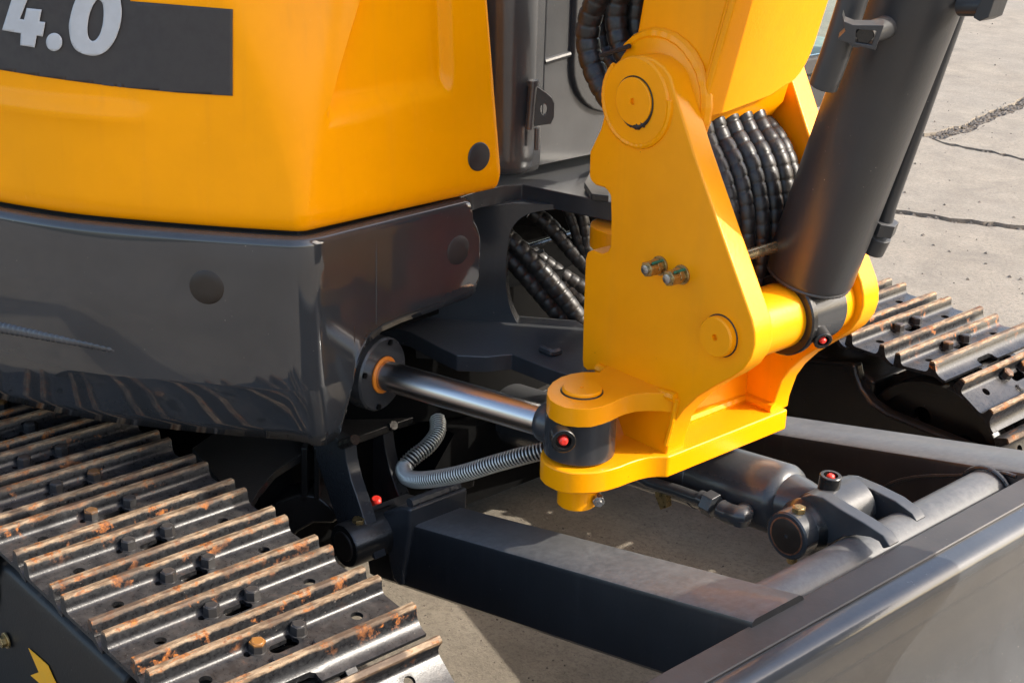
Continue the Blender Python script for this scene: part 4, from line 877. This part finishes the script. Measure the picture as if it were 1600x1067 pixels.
def track(yc_, phis, x_flat, side, lab):
    # side frame is the body of the part
    b = MB()
    if side < 0:
        ye = yc_ - WS / 2 + .010; b.prism([Vector((-3.0, ye + a, z)) for a, z in ((0, .20), (0, .468), (.006, .484), (.02, .492), (.16, .5), (.24, .45), (.24, .20))], (1.62, 0, 0))
    else:
        ye = yc_ - WS / 2 + .03; b.prism([Vector((-3.0, ye + a, z)) for a, z in ((0, .20), (0, .44), (.015, .458), (.12, .458), (.20, .46), (.205, .52), (.225, .52), (.24, .20))], (1.50, 0, 0))  # outer rib added to stop sunlight passing above the frame
    tr = b.build('track', m_frame, root, bevel=.004, segs=3, label=lab)
    def put(src, name_ob, M, first=False):
        o = src.copy(); SC.collection.objects.link(o); o.parent = tr; o.matrix_parent_inverse = tr.matrix_world.inverted(); o.matrix_world = M; return o
    fr = []
    for ph in phis:
        a = math.radians(ph); fr.append((Vector((IC.x + RTIP * math.sin(a), yc_, IC.z + RTIP * math.cos(a))), a))
    k = 0
    while x_flat - k * PITCH_T > -2.98: fr.append((Vector((x_flat - k * PITCH_T, yc_, .55)), 0.0)); k += 1
    for j in range(17): fr.append((Vector((-1.30 - j * PITCH_T, yc_, GZ + .0005)), math.pi))
    for j in range(5):
        a = -math.radians(25 + 33 * j); fr.append((Vector((-2.98 + RTIP * math.sin(a), yc_, IC.z + RTIP * math.cos(a))), a))
    for (p, a) in fr:
        M = Matrix.Translation(p) @ Matrix.Rotation(a, 4, 'Y')
        jit = Matrix.Translation((random.uniform(-.0008, .0008), random.uniform(-.0012, .0012), 0)) @ Matrix.Rotation(random.uniform(-.004, .004), 4, 'Z')
        put(shoe0, 'track_shoe', M @ jit); put(link0, 'track_link', M)
        if p.x > -2.35 and abs(a) < 2.3:
            for y in (-.0275, .0300):
                put(bolt0, 'bolt', M @ Matrix.Translation((-.018, y - .0, -.0212)) @ Matrix.Rotation(random.uniform(0, 1), 4, 'Z'))
                put(nut0, 'bolt', M @ Matrix.Translation((.0125, y + .008, -.0214)) @ Matrix.Rotation(random.uniform(0, 1), 4, 'Z'))
    return tr
trL = track(0.643 + WS / 2, [5, 39, 73, 107, 141], -1.359, -1, 'track in front on the left, rust on its grouser tips')
trR = track(2.138 + WS / 2, [-5.5, 30.3, 64, 98, 132, 166], -1.400, 1, 'track on the far side, front idler wheel showing')
for o in (shoe0, bolt0, nut0, link0): bpy.data.objects.remove(o)
# idler wheels: disc with round windows, rim flange
def idler(yc_, parent, dy):
    b = MB(); n = 56; c = Vector((IC.x, yc_ + dy, IC.z)); hs = []
    for k in range(5):
        a = 1.97 - k * 6.2831853 / 5; hs.append([c + Vector((.082 * math.cos(a) + .0185 * math.cos(t), 0, .082 * math.sin(a) + .0185 * math.sin(t))) for t in [6.2831853 * j / 18 for j in range(18)]])
    b.prism([c + Vector((.135 * math.cos(t), 0, .135 * math.sin(t))) for t in [6.2831853 * j / n for j in range(n)]], (0, .014, 0), hs)
    b.lathe(c + Vector((0, -.010, 0)), (0, 1, 0), [(0, .132), (0, .150), (.006, .152), (.036, .152), (.038, .168), (.070, .168), (.072, .152), (.10, .152), (.10, .132)], 64, close=True)
    b.lathe(c + Vector((0, -.03, 0)), (0, 1, 0), [(0, .045), (.13, .045)], 32)
    b.lathe(c + Vector((0, .070, 0)), (0, 1, 0), [(0, .14), (.01, .14)], 48)
    return b.build('idler_wheel', m_black, parent, smooth=40)
idler(2.138, trR, .070); idler(.643, trL, .10)
# fork of the far side frame
YI = 2.165
fo_ = [(1225, 720), (1228, 620), (1236, 580), (1262, 562), (1335, 568), (1338, 585), (1345, 606), (1360, 628), (1385, 645), (1450, 672), (1535, 705), (1560, 740), (1540, 800), (1225, 800)]
mb = MB(); mb.prism(ats(fo_, y=YI), (0, .028, 0)); mb.build('frame_fork', m_black, trR, bevel=.008, segs=4)
mb = MB(); T = ats([(1240, 576), (1262, 560), (1335, 566)], y=YI + .028); mb.prism([Vector((-1.62, YI + .02, .38)), Vector((-1.58, YI + .02, .462)), Vector((-1.45, YI + .02, .468)), Vector((-1.40, YI + .02, .455)), Vector((-1.40, YI + .02, .38))], (0, .17, 0)); mb.build('frame_head', m_black, trR, bevel=.010, segs=4)
# markings and bolts on the near side frame
ys = 0.6515
def lf(pts): return ats(pts, y=ys)
mb = MB(); mb.prism(lf(Z1([(107, 935), (145, 968), (180, 1000), (200, 1045), (215, 1075), (232, 1110), (190, 1100), (150, 1067), (115, 1037), (146, 1025)])), (0, -.0006, 0)); mb.build('lightning_decal', plain('yellow_vinyl', (.85, .40, .01), .4, var=.03), trL)
mb = MB(); cc = at(-50, 862, y=ys); mb.lathe((cc.x, ys + .002, cc.z), (0, -1, 0), [(0, .098), (.003, .098), (.004, .096), (.004, 0)], 64); mb.build('cover_disc', m_black, trL)
for px, py in ((10, 1000 + 0), (9, 997)):
    pass
mb = MB(); c = at(9, 1001, y=ys); c = at(12, 999, y=ys); c.y = ys - .004; hexa(mb, c, (0, -1, 0), .0085, .007, .3); mb.cyl(c + Vector((0, .003, 0)), c, .0115, n=20); mb.build('bolt', m_zinc, trL, bevel=.0006)
for o in list(bpy.data.objects):
    if o.type == 'MESH' and o.users == 0: bpy.data.objects.remove(o)
